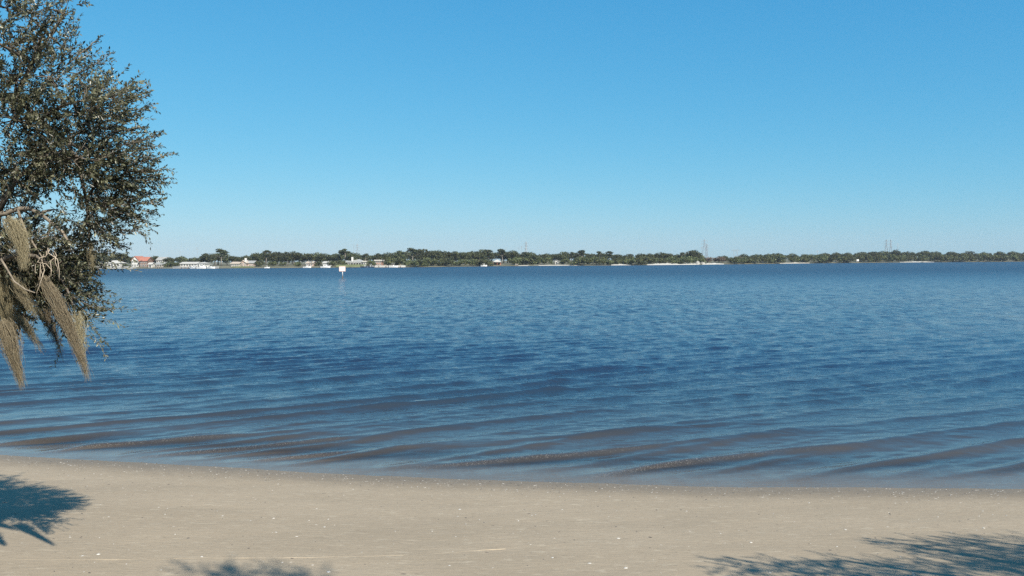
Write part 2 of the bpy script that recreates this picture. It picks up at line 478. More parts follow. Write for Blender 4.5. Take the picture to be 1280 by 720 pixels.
    mu = n.new('ShaderNodeMath'); mu.operation = 'MULTIPLY'; l.new(fo.outputs['Fac'], mu.inputs[0]); l.new(fn, mu.inputs[1])
    mu2 = n.new('ShaderNodeMath'); mu2.operation = 'MULTIPLY'; mu2.inputs[1].default_value = .42; l.new(mu.outputs[0], mu2.inputs[0])
    fd = n.new('ShaderNodeBsdfDiffuse'); fd.inputs['Color'].default_value = (.55, .52, .47, 1)
    m3 = n.new('ShaderNodeMixShader'); l.new(mu2.outputs[0], m3.inputs[0]); l.new(m2.outputs[0], m3.inputs[1]); l.new(fd.outputs[0], m3.inputs[2])
    l.new(m3.outputs[0], out.inputs['Surface'])
    return m
M['water'] = water_material()
water = tag(link_mesh('bay_water', water_mesh(), M['water']), 'rippled blue bay water with low brown faced wavelets', kind='structure')

# ---------------------------------------------------------------- far land
def land_profile(b):
    return np.interp(b, [-12, 0, 3, 8, 25, 80, 1300], [-.9, -.02, .35, .6, 1.3, 2.0, 3.0])
def land_z(b): return float(land_profile(b))
def land_mesh():
    pxs = np.linspace(-400, 1750, 260); bs = np.array([-12, -4, 0, 1.5, 3, 5, 8, 14, 25, 50, 80, 200, 500, 900, 1300.])
    P = []
    for b in bs:
        for p in pxs:
            j = 1.8*(float(vnoise(np.array([p*.13]), np.array([.5]))[0])-.5)*2
            x, y = far_xy(p, b + j); P.append((x, y, land_z(b)))
    n, m = len(bs), len(pxs); I = np.arange(n*m).reshape(n, m)
    F = np.stack([I[:-1,:-1], I[:-1,1:], I[1:,1:], I[1:,:-1]], -1).reshape(-1, 4)
    return fast_mesh('far_shore', np.array(P), F, True)
def land_material():
    m, n, l, b = new_mat('far_land')
    tc = n.new('ShaderNodeTexCoord'); no = n.new('ShaderNodeTexNoise'); no.inputs['Scale'].default_value = .12; no.inputs['Detail'].default_value = 6
    l.new(tc.outputs['Object'], no.inputs['Vector'])
    cr = n.new('ShaderNodeValToRGB'); e = cr.color_ramp.elements
    e[0].position = .35; e[0].color = (.075, .075, .04, 1); e[1].position = .7; e[1].color = (.17, .155, .10, 1)
    l.new(no.outputs['Fac'], cr.inputs['Fac']); l.new(cr.outputs[0], b.inputs['Base Color']); b.inputs['Roughness'].default_value = .95
    return m
M['land'] = land_material()
tag(link_mesh('far_shore', land_mesh(), M['land']), 'low wooded far shore across the bay', kind='structure')

M['white_sand'] = plain('white_sand', (.46, .44, .39), .95, .10, .3)
M['grey_sand'] = plain('grey_sand', (.40, .37, .31), .95, .15, .3)
def beach_strip(p0, p1, width, mat, top):
    N = 26; V = []; F = []
    for i in range(N):
        t = i/(N-1); p = p0 + (p1-p0)*t; k_ = (math.sin(math.pi*t)**.5) * random.uniform(.6, 1.1); w = width*k_ + .2; top_ = top*max(k_, .1)
        for b, z in ((-2.2, -.25), (.2, .12), (w*.5, top_*.7), (w, top_), (w + 2.5, top_*.6)):
            x, y = far_xy(p, b); V.append((x, y, max(z, land_z(b)*.9 + .12) if b > 0 else z))
    for i in range(N-1):
        for k in range(4):
            a = i*5 + k; F.append((a, a+5, a+6, a+1))
    me = bpy.data.meshes.new('far_beach'); me.from_pydata(V, [], F); me.update()
    return tag(link_mesh('far_beach', me, M[mat]), kind='structure')
for a in ((648, 722, 5, 'grey_sand', .7), (764, 789, 10, 'white_sand', 1.25), (809, 852, 10, 'white_sand', 1.25), (850, 874, 9, 'white_sand', 1.1), (878, 905, 9, 'white_sand', 1.1),
          (975, 1012, 6, 'grey_sand', .9), (1125, 1168, 7, 'white_sand', .9),):
    beach_strip(*a)

# ---------------------------------------------------------------- far trees: a few kinds, copied with their parts
def clump_crown(name, lobes, nq, size, seed, mat, hollow=.45):
    """leaf clumps spread through the outer volume of several lobes: (cx,cy,cz,rx,ry,rz,weight)"""
    g = np.random.default_rng(seed)
    L = np.array(lobes, float); w = L[:, 6]*L[:, 3]*L[:, 5]; w /= w.sum()
    k = g.choice(len(L), nq, p=w)
    d = g.normal(size=(nq, 3)); d /= np.linalg.norm(d, axis=1)[:, None]
    r = hollow + (1-hollow)*g.random(nq)**.6
    r *= 1 + .12*g.normal(size=nq)
    C = L[k, :3] + d*r[:, None]*L[k, 3:6]
    nrm = d*.7 + g.normal(size=(nq, 3))*.6; nrm /= np.linalg.norm(nrm, axis=1)[:, None]
    a = np.cross(nrm, g.normal(size=(nq, 3))); a /= np.linalg.norm(a, axis=1)[:, None]; b = np.cross(nrm, a)
    s = size*(.5 + g.random(nq))
    V = np.stack([C - a*s[:, None], C + b*s[:, None]*.62, C + a*s[:, None] + nrm*s[:, None]*.3, C - b*s[:, None]*.62], 1).reshape(-1, 3)
    F = np.arange(nq*4).reshape(-1, 4)
    me = fast_mesh(name, V, F); me.materials.append(mat)
    tint = np.clip(.45 + .28*g.normal(size=nq) + .25*(g.random(len(L))[k]-.5), 0, 1)
    vattr(me, 'tint', np.repeat(tint, 4))
    return me

def trunk_mesh(name, h, r, limbs, seed, mat):
    g = random.Random(seed); m = MB()
    bend = [(g.uniform(-.03, .03)*h, g.uniform(-.03, .03)*h) for _ in range(4)]
    pts = [(0, 0, -.4)] + [(bend[i][0]*i*.4, bend[i][1]*i*.4, h*(i+1)/4) for i in range(4)]
    m.tube(pts, [r*1.25, r, r*.85, r*.7, r*.5], 7)
    for i in range(limbs):
        an = g.uniform(0, 6.28); z0 = h*g.uniform(.45, .9); ln = h*g.uniform(.3, .55)
        p0 = Vector((0, 0, z0)); p1 = p0 + Vector((math.cos(an)*ln*.8, math.sin(an)*ln*.8, ln*.6))
        m.tube([p0, (p0+p1)/2 + Vector((0, 0, -.05*ln)), p1], [r*.5, r*.35, r*.15], 5)
    me = m.mesh(name, True); me.materials.append(mat); return me

KINDS = {}
def def_kind(kind, variants): KINDS[kind] = variants
oak = []
for v in range(5):
    g = random.Random(100+v); lobes = [(0, 0, 6.6, 3.4, 3.2, 2.6, 1)]
    for i in range(8):
        an = i/8*6.28 + g.uniform(-.3, .3); rr = g.uniform(2.2, 4.0)
        lobes.append((math.cos(an)*rr, math.sin(an)*rr, g.uniform(3.6, 7.6), g.uniform(1.5, 2.5), g.uniform(1.5, 2.5), g.uniform(1.2, 2.1), 1.1))
    oak.append((trunk_mesh('trunk', 5.0, .38, 5, v, M['far_trunk']), clump_crown('crown', lobes, 1500, .42, v, M['far_oak'])))
def_kind('oak_tree', oak)                 # 10 m tall, about 10 m wide
pine = []
for v in range(3):
    g = random.Random(200+v); lobes = []
    for i in range(9):
        an = g.uniform(0, 6.28); z = g.uniform(6.2, 9.6); rr = g.uniform(.4, 2.4)*(1.2 - abs(z-7.8)*.22)
        lobes.append((math.cos(an)*rr, math.sin(an)*rr, z, g.uniform(1.0, 1.7), g.uniform(1.0, 1.7), g.uniform(.5, .85), 1))
    pine.append((trunk_mesh('trunk', 9.0, .24, 4, 20+v, M['far_trunk']), clump_crown('crown', lobes, 800, .34, 20+v, M['far_pine'], .3)))
def_kind('pine_tree', pine)
shrub = []
for v in range(4):
    g = random.Random(300+v); lobes = []
    for i in range(9):
        an = g.uniform(0, 6.28); rr = g.uniform(0, 3.6)
        lobes.append((math.cos(an)*rr, math.sin(an)*rr*.7, g.uniform(1.0, 2.9), g.uniform(1.2, 2.0), g.uniform(1.2, 2.0), g.uniform(.9, 1.3), 1))
    shrub.append((trunk_mesh('trunk', 1.6, .14, 5, 40+v, M['far_trunk']), clump_crown('crown', lobes, 800, .32, 40+v, M['far_shrub'], .35)))
def_kind('mangrove_bush', shrub)          # 4 m tall, 9 m wide
brown = []
for v in range(2):
    g = random.Random(400+v); lobes = []
    for i in range(8):
        an = g.uniform(0, 6.28); rr = g.uniform(0, 3.0)
        lobes.append((math.cos(an)*rr, math.sin(an)*rr*.7, g.uniform(1.0, 3.2), g.uniform(1.0, 1.7), g.uniform(1.0, 1.7), g.uniform(.9, 1.3), 1))
    brown.append((trunk_mesh('trunk', 2.0, .14, 6, 60+v, M['far_trunk']), clump_crown('crown', lobes, 380, .32, 60+v, M['far_brown'], .2)))
def_kind('bare_bush', brown)
def palm_parts(v):
    g = random.Random(500+v); m = MB()
    m.tube([(0, 0, -.4), (.1, .05, 3), (.25, .1, 6.5)], [.24, .2, .2], 7)
    tm = m.mesh('trunk', True); tm.materials.append(M['far_trunk'])
    c = MB(); nv = []
    for i in range(44):
        an = g.uniform(0, 6.28); el = g.uniform(-.9, 1.2); L = g.uniform(1.1, 1.6)
        o = Vector((.25, .1, 6.6)); d = Vector((math.cos(an)*math.cos(el), math.sin(an)*math.cos(el), math.sin(el)))
        s = d.cross(Vector((0, 0, 1))).normalized()*.38
        mid = o + d*L*.6; tip = o + d*L + Vector((0, 0, -.35))
        c.add([o, mid - s, tip, mid + s], [(0, 1, 2), (0, 2, 3)])
    cm = c.mesh('crown'); cm.materials.append(M['far_oak']); vattr(cm, 'tint', np.repeat(np.random.default_rng(v).random(44)*.8+.1, 4))
    return tm, cm
def_kind('palm_tree', [palm_parts(0), palm_parts(1)])

NOMH = {'oak_tree': 9.6, 'pine_tree': 10.2, 'mangrove_bush': 4.0, 'bare_bush': 4.2, 'palm_tree': 8.0}
def plant_tree(kind, px, top_y, back, label, group, wide=1.0, var=None):
    x, y = far_xy(px, back); z0 = land_z(back)
    H = at(px, top_y, y).z - z0
    s = H / NOMH[kind]
    vs = KINDS[kind]; tm, cm = vs[random.randrange(len(vs)) if var is None else var]
    e = empty(kind, (x, y, z0), random.uniform(0, 6.28))
    e.scale = (s*wide, s*wide, s)
    link_mesh('trunk', tm, parent=e); link_mesh('crown', cm, parent=e)
    tag(e, label, 'bush' if 'bush' in kind else 'tree', group)
    return e

PEAKS = [(p_, 316.5 + 1.6*math.sin(p_*.21)) for p_ in range(-170, 104, 13)] + [(112, 318), (128, 317), (143, 317), (153, 315.5), (166, 320), (178, 320), (195, 319), (212, 321), (228, 319), (244, 321), (259, 316), (277, 311), (293, 319), (308, 318), (322, 315), (333, 312), (345, 314), (356, 317), (368, 313),
    (384, 315.5), (397, 314.5), (408, 316), (420, 316), (432, 311), (441, 314.5), (457, 317), (473, 316), (486, 314.5), (500, 312.5), (516, 310), (530, 310.5), (545, 311.5), (557, 313), (568, 313.5), (580, 314), (592, 313), (603, 311), (611, 311.5), (628, 311), (641, 312),
    (655, 314.5), (664, 314.5), (675, 317), (684, 316), (694, 316.5), (704, 314), (714, 315), (728, 312.5), (740, 316), (750, 313.5), (762, 313.5), (773, 317), (786, 317), (800, 316), (812, 316), (825, 314.5), (836, 316), (847, 317), (854, 315), (866, 311.5), (874, 316), (905, 319), (930, 316.5), (945, 317), (960, 316.5),
    (973, 315.5), (990, 316), (1005, 317), (1018, 317.5), (1031, 315.5), (1045, 314.5), (1060, 315), (1076, 314), (1090, 313.5), (1102, 313), (1120, 311), (1136, 313.5), (1155, 312.5), (1171, 313.5), (1190, 313.5), (1210, 313.5), (1230, 314), (1250, 313.5), (1266, 313.5), (1282, 314), (1300, 314), (1320, 314)] + [(p_, 314 + .8*math.sin(p_*.17)) for p_ in range(1340, 1470, 16)]
PINES = {277, 432, 516, 611, 628, 655, 714, 728, 750, 762, 854, 457, 333}
SPECIAL = {277: 'flat topped pine rising clear of the trees, with pale trunk behind white moored boats',
           432: 'ragged open pine rising beside the white house with chimney',
           866: 'big dome shaped dark oak by the white sand and two boulders',
           1120: 'tree with small rounded crown poking above the low treeline near paired pylons',
           153: 'dark oak behind the low white house, next to the red roofed house'}
LANDMARKS = [(-150, 'farthest from the seawall'), (-90, 'well short of the seawall'), (-30, 'in the wood before the seawall'), (30, 'close before the seawall'), (75, 'at the start of the seawall'), (1345, 'past the end of the low wood'), (1420, 'farthest beyond the low wood'), (112, 'behind the pale seawall'), (140, 'behind the low white house'), (175, 'behind the red roofed house'), (200, 'behind the house with shaded porch'), (226, 'over the long low white house'), (246, 'behind the moored cabin boats'),
    (264, 'by the small white canopy boat'), (302, 'behind the pink gabled house'), (334, 'above the little white skiff'), (360, 'between skiff and small pink house'), (386, 'behind the small pink house'), (407, 'behind the little white cottage'),
    (446, 'behind the white chimney house'), (473, 'behind the brick red house'), (497, 'at the tip of the long dock'), (530, 'in the tallest stretch of wood'), (575, 'between tallest wood and pavilion'), (605, 'above the small pale boat'), (622, 'behind the open pavilion'),
    (657, 'under the middle wood pylon'), (696, 'behind the white beach shed'), (735, 'beyond the grey sand'), (776, 'behind the short white beach'), (830, 'behind the long white beach'), (872, 'behind the two boulders'), (920, 'by the T shaped poles'),
    (955, 'just past the T shaped poles'), (993, 'behind the grey sand patch'), (1022, 'under the short distant pole'), (1050, 'before the notice board'), (1073, 'behind the notice board'), (1110, 'under the paired pylons'), (1146, 'behind the thin white beach'), (1190, 'past the thin white beach'), (1235, 'in the unbroken low wood'), (1285, 'at the far end of the low wood')]
def near(px): return min(LANDMARKS, key=lambda q: abs(q[0]-px))[1]
for i, (p, y) in enumerate(PEAKS):
    kind = 'pine_tree' if p in PINES else 'oak_tree'
    lb = SPECIAL.get(p)
    if lb is None:
        lb = ('slender open crowned pine ' if kind == 'pine_tree' else 'rounded dark green front row oak ') + near(p)
    gp = 'pines along the far shore' if kind == 'pine_tree' else 'oaks in the front row of the far treeline'
    plant_tree(kind, p, y, random.uniform(26, 44) if p < 880 else random.uniform(14, 30), lb, gp, random.uniform(.95, 1.25) if kind == 'oak_tree' else random.uniform(1.1, 1.4))
# fill behind and between
pp = [a for a, _ in PEAKS]; py_ = [b for _, b in PEAKS]
for p in np.arange(-165, 1460, 9.0):
    q = p + random.uniform(-3, 3)
    if 876 < q < 926: continue
    y = float(np.interp(q, pp, py_)) + random.uniform(1.2, 3.2)
    plant_tree('oak_tree', q, y, random.uniform(48, 85), 'oak crown deeper in the far wood ' + near(q), 'oaks deeper in the far wood', random.uniform(1.05, 1.4))
for p in np.concatenate([np.arange(500, 905, 10.0), np.arange(905, 1460, 7.5)]):
    q = p + random.uniform(-3.5, 3.5)
    if 874 < q < 909: continue
    hor = 325 + (640-q)*math.tan(R(.313))
    y = hor - (random.uniform(1.2, 5.0) if q < 905 else random.uniform(2.0, 6.2))
    if 610 < q < 634 or 690 < q < 702 or 1066 < q < 1078: continue
    sandy = any(a < q < b for a, b in ((648, 722), (764, 789), (809, 905), (975, 1012), (1125, 1168)))
    plant_tree('mangrove_bush', q, y, random.uniform(9, 14) if sandy else random.uniform(2.5, 8), 'low spreading green waterline bush ' + near(q), 'bushes along the far waterline', random.uniform(.9, 1.3) if q < 905 else random.uniform(.85, 1.15))
for q, y in ((324, 325), (341, 326), (354, 327), (372, 326.5), (395, 326), (374, 328), (416, 325.5), (428, 324), (462, 325), (485, 326), (157, 329), (142, 330), (207, 327), (213, 326), (220, 327), (192, 328)):
    plant_tree('mangrove_bush', q, y, random.uniform(12, 20), 'rounded green garden bush ' + near(q), 'garden bushes by the far houses', random.uniform(.8, 1.2))
for q, y in ((884, 321.5), (889, 320.5), (894, 321.5), (899, 320), (903, 321.5), (910, 322), (917, 322), (925, 320)):
    plant_tree('bare_bush', q, y, random.uniform(14, 24), 'leafless reddish brown bush behind the white far beach', 'brown bushes at the gap in the far treeline', 1.1)
for q, y in ((270, 322), (302, 322), (360, 321), (376, 322), (390, 321), (480, 320), (590, 321), (600, 320), (575, 322)):
    plant_tree('palm_tree', q, y, random.uniform(12, 20), 'cabbage palm with pale trunk ' + near(q), 'palms on the far shore', random.uniform(1.0, 1.3))

# ---------------------------------------------------------------- houses on the far shore
def px_m(px0, px1, y): return (px1 - px0) / FPX * y

def house(name, label, px0, px1, base_y, eave_y, ridge_y, back, wall, roof, style='gable', depth=9.0, nwin=4, chimney=None, storeys=1, porch=False, cat='house'):
    """front faces the bay; local x along the front, y to the back"""
    D = far_D((px0+px1)/2) + back
    W = px_m(px0, px1, D); cx = ((px0+px1)/2 - 640)/FPX*D
    z0 = land_z(back) - .1
    he = max(at((px0+px1)/2, eave_y, D).z - z0, 2.2); hr = max(at((px0+px1)/2, ridge_y, D).z - z0, he + .8)
    e = tag(empty(name, (cx, D, z0)), label, cat, 'houses on the far shore')
    h = W/2
    m = MB().box(-h, h, 0, depth, -1.5, he)
    if style == 'front_gable': m.add([(-h, 0, he), (h, 0, he), (0, 0, hr-.1)], [(0, 1, 2)]).add([(-h, depth, he), (h, depth, he), (0, depth, hr-.1)], [(0, 2, 1)])
    if style == 'gable': m.add([(-h, 0, he), (-h, depth, he), (-h, depth/2, hr-.1)], [(0, 2, 1)]).add([(h, 0, he), (h, depth, he), (h, depth/2, hr-.1)], [(0, 1, 2)])
    m.build('wall', M[wall], e)
    o = .5; r = MB()
    if style == 'gable':
        for ya, yb in ((-o, depth/2), (depth+o, depth/2)):
            za = he - .25
            r.add([(-h-o, ya, za), (h+o, ya, za), (h+o, yb, hr), (-h-o, yb, hr), (-h-o, ya, za+.2), (h+o, ya, za+.2), (h+o, yb, hr+.2), (-h-o, yb, hr+.2)],
                  [(0,1,2,3), (4,7,6,5), (0,4,5,1), (1,5,6,2), (2,6,7,3), (3,7,4,0)])
    elif style == 'front_gable':
        for xa, xb in ((-h-o, 0), (h+o, 0)):
            za = he - .25
            r.add([(xa, -o, za), (xb, -o, hr), (xb, depth+o, hr), (xa, depth+o, za), (xa, -o, za+.22), (xb, -o, hr+.22), (xb, depth+o, hr+.22), (xa, depth+o, za+.22)],
                  [(0,1,2,3), (4,7,6,5), (0,4,5,1), (1,5,6,2), (2,6,7,3), (3,7,4,0)])
    elif style == 'hip':
        i = min(h*.7, depth/2)
        r.add([(-h-o, -o, he), (h+o, -o, he), (h+o, depth+o, he), (-h-o, depth+o, he), (-h+i, depth/2, hr), (h-i, depth/2, hr)],
              [(0,1,5,4), (1,2,5), (2,3,4,5), (3,0,4), (3,2,1,0)])
    else:
        r.box(-h-o, h+o, -o, depth+o, he, hr)
    rf = r.build('roof', M[roof], e)
    if chimney is not None:
        MB().box(chimney*W-.55, chimney*W+.55, 1.0, 2.1, he-.2, hr+1.4).build('chimney', M['white_wall'], rf)
    sh = he/storeys
    for sidx in range(storeys):
        for k in range(nwin):
            wx = -h + W*(k+.5)/nwin; ww = min(W/nwin*.56, 2.2); zb = sidx*sh + sh*.30; zt = sidx*sh + sh*.80
            isdoor = (k == nwin//2 and sidx == 0)
            if isdoor: zb = sidx*sh + .1
            w = MB().box(wx-ww/2, wx+ww/2, -.05, .04, zb, zt).build('door' if isdoor else 'window', M['glass'], e)
            f = MB()
            f.box(wx-ww/2-.1, wx+ww/2+.1, -.09, -.02, zt, zt+.12).box(wx-ww/2-.1, wx+ww/2+.1, -.12, -.02, zb-.12, zb)
            f.box(wx-ww/2-.1, wx-ww/2, -.09, -.02, zb, zt).box(wx+ww/2, wx+ww/2+.1, -.09, -.02, zb, zt).box(wx-.04, wx+.04, -.09, -.051, zb, zt)
            f.build('frame', M['trim'], w)
    if porch:
        MB().box(-h*.85, h*.85, -2.6, -.02, he*.72, he*.72+.16).build('porch_roof', M['trim'], e)
        for k in range(5):
            xk = -h*.82 + h*1.64*k/4
            MB().box(xk-.1, xk+.1, -2.5, -2.3, -1.2, he*.72).build('post', M['trim'], e)
    return e

house('bungalow', 'low white house with flat roof behind the white seawall', 131, 150, 332, 329, 325.5, 12, 'white_wall', 'pale_roof', 'hip', nwin=5)
house('house', 'two storey house with red roof and bright white gable', 165, 173.5, 335, 325.5, 320.5, 16, 'white_wall', 'red_roof', 'front_gable', storeys=2, nwin=3, depth=11)
house('house', 'dark brown wing of the red roofed house, with its own low red roof', 174.8, 184, 335, 326, 321.5, 17, 'brown_wall', 'red_roof', 'gable', storeys=2, nwin=3)
house('boathouse', 'narrow white boathouse at the water beside the brown house', 186, 190, 335, 330.5, 328.5, 7, 'white_wall', 'pale_roof', 'gable', depth=4, nwin=1, cat='boathouse')
house('house', 'grey roofed house half hidden high among the trees', 196, 206, 330, 325, 321.5, 34, 'white_wall', 'grey_roof', 'gable', nwin=4, storeys=2)
house('bungalow', 'small house with shaded porch left of the dark oak grove', 195, 205, 335, 331.5, 329.5, 12, 'cream_wall', 'grey_roof', 'gable', nwin=4, porch=True)
house('bungalow', 'long low white house behind the moored white boats', 226, 246, 335, 331.8, 329.5, 14, 'white_wall', 'pale_roof', 'gable', nwin=6)
house('bungalow', 'small white waterside house with shed roof by the docks', 247, 256, 335, 331.4, 329.6, 13, 'white_wall', 'pale_roof', 'hip', nwin=3)
house('house', 'cream house with low wing beside the oak covered point', 289, 299, 334, 331.3, 328.6, 12, 'cream_wall', 'tan_roof', 'gable', nwin=4)
house('house', 'pale pink gabled house with white upper wall', 299, 308, 334, 328.8, 325.5, 15, 'pink_wall', 'tan_roof', 'front_gable', nwin=3, chimney=.35, storeys=2)
house('house', 'pink house with brown roof partly hidden by trees', 308.6, 317, 334, 329.5, 326.2, 18, 'pink_wall', 'grey_roof', 'gable', nwin=3, storeys=2)
house('bungalow', 'small pink house low among trees near a white boat', 383, 391, 333.5, 331, 328.6, 12, 'pink_wall', 'tan_roof', 'gable', nwin=3)
house('bungalow', 'little white cottage on the waterfront with grey roof', 404, 411, 333.5, 331, 329, 12, 'white_wall', 'pale_roof', 'gable', nwin=3)
house('house', 'white house with long grey roof and tall white chimney on a lawn', 438, 454, 331.3, 327.6, 324.0, 22, 'white_wall', 'grey_roof', 'hip', nwin=5, chimney=-.36, porch=True)
house('house', 'low white garage wing joined to the white chimney house', 433, 438, 331.3, 329.2, 327.4, 20, 'white_wall', 'grey_roof', 'gable', nwin=2)
house('house', 'white end wing with flat roof beside the dark bushes', 454, 457.5, 331.3, 328.3, 326.2, 21, 'white_wall', 'pale_roof', 'flat', nwin=1)
house('house', 'brick red house with flat pale roof above a white dock', 469, 477, 332, 326.3, 324.9, 14, 'brick_wall', 'pale_roof', 'flat', storeys=2, nwin=3)
house('shed', 'small white beach shed against dark wood above the grey sand', 694, 698, 331, 328.9, 327.5, 14, 'white_wall', 'pale_roof', 'front_gable', depth=3, nwin=1, cat='shed')

def lawn(p0, p1, b0, b1, z):
    V = []; N = 14
    for i in range(N):
        p = p0 + (p1-p0)*i/(N-1)
        for b, zz in ((b0, land_z(b0)+.05), ((b0+b1)/2, z*.75), (b1, z)):
            x, y = far_xy(p, b); V.append((x, y, zz + .04))
    F = [(i*3+k, i*3+k+3, i*3+k+4, i*3+k+1) for i in range(N-1) for k in range(2)]
    me = bpy.data.meshes.new('lawn'); me.from_pydata(V, [], F); me.update()
    tag(link_mesh('lawn', me, M['lawn']), kind='structure')
lawn(420, 458, 2, 19, 1.75)
lawn(290, 318, 3, 11, 1.1)

def seawall(p0, p1, top, label):
    N = max(3, int((p1-p0)/8)); e = tag(empty('seawall', (*far_xy((p0+p1)/2, -1.0), 0)), label, 'seawall', 'seawalls on the far shore')
    ox, oy = e.location.x, e.location.y
    for i in range(N):
        a = p0 + (p1-p0)*i/N; b = p0 + (p1-p0)*(i+1)/N - .12
        xa, ya = far_xy(a, -1.0); xb, yb = far_xy(b, -1.0)
        V = [(xa-ox, ya-oy, -1), (xb-ox, yb-oy, -1), (xb-ox, yb-oy, top), (xa-ox, ya-oy, top), (xa-ox, ya-oy+3, -1), (xb-ox, yb-oy+3, -1), (xb-ox, yb-oy+3, top), (xa-ox, ya-oy+3, top)]
        MB().add(V, [(0,1,2,3), (5,4,7,6), (4,0,3,7), (1,5,6,2), (3,2,6,7)]).build('wall_panel', M['concrete'], e)
    xa, ya = far_xy(p0, -1.0); xb, yb = far_xy(p1, -1.0)
    V = [(xa-ox, ya-oy-.15, top+.002), (xb-ox, yb-oy-.15, top+.002), (xb-ox, yb-oy-.15, top+.25), (xa-ox, ya-oy-.15, top+.25), (xa-ox, ya-oy+3.1, top+.002), (xb-ox, yb-oy+3.1, top+.002), (xb-ox, yb-oy+3.1, top+.25), (xa-ox, ya-oy+3.1, top+.25)]
    MB().add(V, [(0,1,2,3), (5,4,7,6), (4,0,3,7), (1,5,6,2), (3,2,6,7), (0,4,5,1)]).build('cap', M['white_wall'], e)
seawall(96, 168, 1.0, 'pale concrete seawall below the low white house')
seawall(216, 272, .9, 'pale seawall behind the moored white boats')
seawall(465, 507, .75, 'white topped seawall below the brick red house')

def dock(px, back, w_px, label, plank=True):
    x, y = far_xy(px, back); W = px_m(0, w_px, y)
    e = tag(empty('dock', (x, y, 0)), label, 'dock', 'docks on the far shore')
    n = max(6, int(W/.5))
    for k in range(n):
        MB().box(-W/2 + W*k/n, -W/2 + W*(k+1)/n - .03, -1.0, 1.0, .95, 1.08).build('plank', M['trim'], e)
    for k in range(4):
        xx = -W/2 + W*(k+.5)/4
        for yy in (-.85, .85): MB().tube([(xx, yy, -2), (xx, yy, 1.7)], .14, 6).build('piling', M['wood'], e)
    return e
dock(487, -4, 36, 'long low white dock in front of the brick red house')
dock(233, -4, 18, 'white dock alongside the moored boats')
dock(200, -4, 9, 'short dock by the house with shaded porch')
dock(646, -4, 4, 'tiny dock at the end of the grey sand')

def make_boat(name, label, px, back, L, kind, rz=0.0, group='boats along the far shore'):
    x, y = far_xy(px, back)
    e = tag(empty(name, (x, y, .12), rz), label, 'boat', group)
    h = L/2; w = L*.17; f = L*.13
    st = [(-1, .85, 0), (-.5, 1, .0), (.2, .95, .03), (.7, .6, .12), (1, .03, .25)]
    V = []; F = []
    for t, ww, sh in st:
        V += [(t*h, -w*ww, f+sh*f*2), (t*h*.94, -w*ww*.55, -.25), (t*h*.94, w*ww*.55, -.25), (t*h, w*ww, f+sh*f*2)]
    for i in range(4):
        a = i*4
        for k in range(3): F.append((a+k, a+k+1, a+k+5, a+k+4))
        F.append((a+3, a, a+4, a+7))
    F += [(0, 3, 2, 1), (16, 17, 18, 19)]
    MB().add(V, F).build('hull', M['gelcoat'] if kind != 'dark' else M['hull_dark'], e)
    MB().box(-h*1.12, -h*1.0, -.25, .25, -.1, f+.55).build('outboard_motor', M['black'], e)
    if kind == 'cabin':
        c = MB().prism([(-h*.35, f-.05), (h*.45, f), (h*.2, f+L*.17), (-h*.35, f+L*.17)], -w*.7, w*.7).build('cabin', M['gelcoat'], e)
        MB().box(-h*.28, h*.18, -w*.7-.03, w*.7+.03, f+L*.07, f+L*.14).build('window', M['glass'], c)
        MB().box(-h*.5, h*.28, -w*.75, w*.75, f+L*.17+.003, f+L*.17+.1).build('roof', M['gelcoat'], e)
    else:
        MB().prism([(-h*.1, f-.05), (h*.2, f-.02), (h*.12, f+L*.12), (-h*.05, f+L*.12)], -w*.3, w*.3).build('console', M['gelcoat'], e)
        MB().box(-h*.35, h*.25, -w*.7, w*.7, f+L*.30, f+L*.30+.08).build('canopy', M['canvas'], e)
        for sx in (-h*.3, h*.2):
            for sy in (-w*.6, w*.6): MB().tube([(sx, sy, f-.02), (sx, sy, f+L*.30)], .035, 5).build('post', M['steel'], e)
    return e
make_boat('motorboat', 'white cabin boat with black engine moored at the white dock', 253, -9, 6.5, 'cabin', R(8))
make_boat('motorboat', 'small white boat with canopy beside the low white seawall', 264, -7, 5.0, 'open', R(-10))
make_boat('motorboat', 'white cabin boat at the inner end of the white dock', 243, -7, 5.5, 'cabin', R(172))
make_boat('motorboat', 'white boat drawn up before the little white cottage', 407, -6, 6.0, 'cabin', R(5))
make_boat('motorboat', 'white canopy boat at the long dock below the brick house', 492, -8, 5.5, 'open', R(4))
make_boat('motorboat', 'dark hulled boat lying off the lawn of the chimney house', 456, -5, 4.6, 'dark', R(-12))
make_boat('motorboat', 'second dark hulled boat nearer the long white dock', 463.5, -5, 4.2, 'dark', R(170))
make_boat('skiff', 'little white skiff on the shore under the oak covered point', 334, -3, 3.2, 'open', R(20))
make_boat('skiff', 'low white skiff beside the trees between cottages', 384, -4, 5.0, 'open', R(3))
make_boat('skiff', 'small pale boat under the far wood near the open pavilion', 605, -5, 4.2, 'open', R(6))

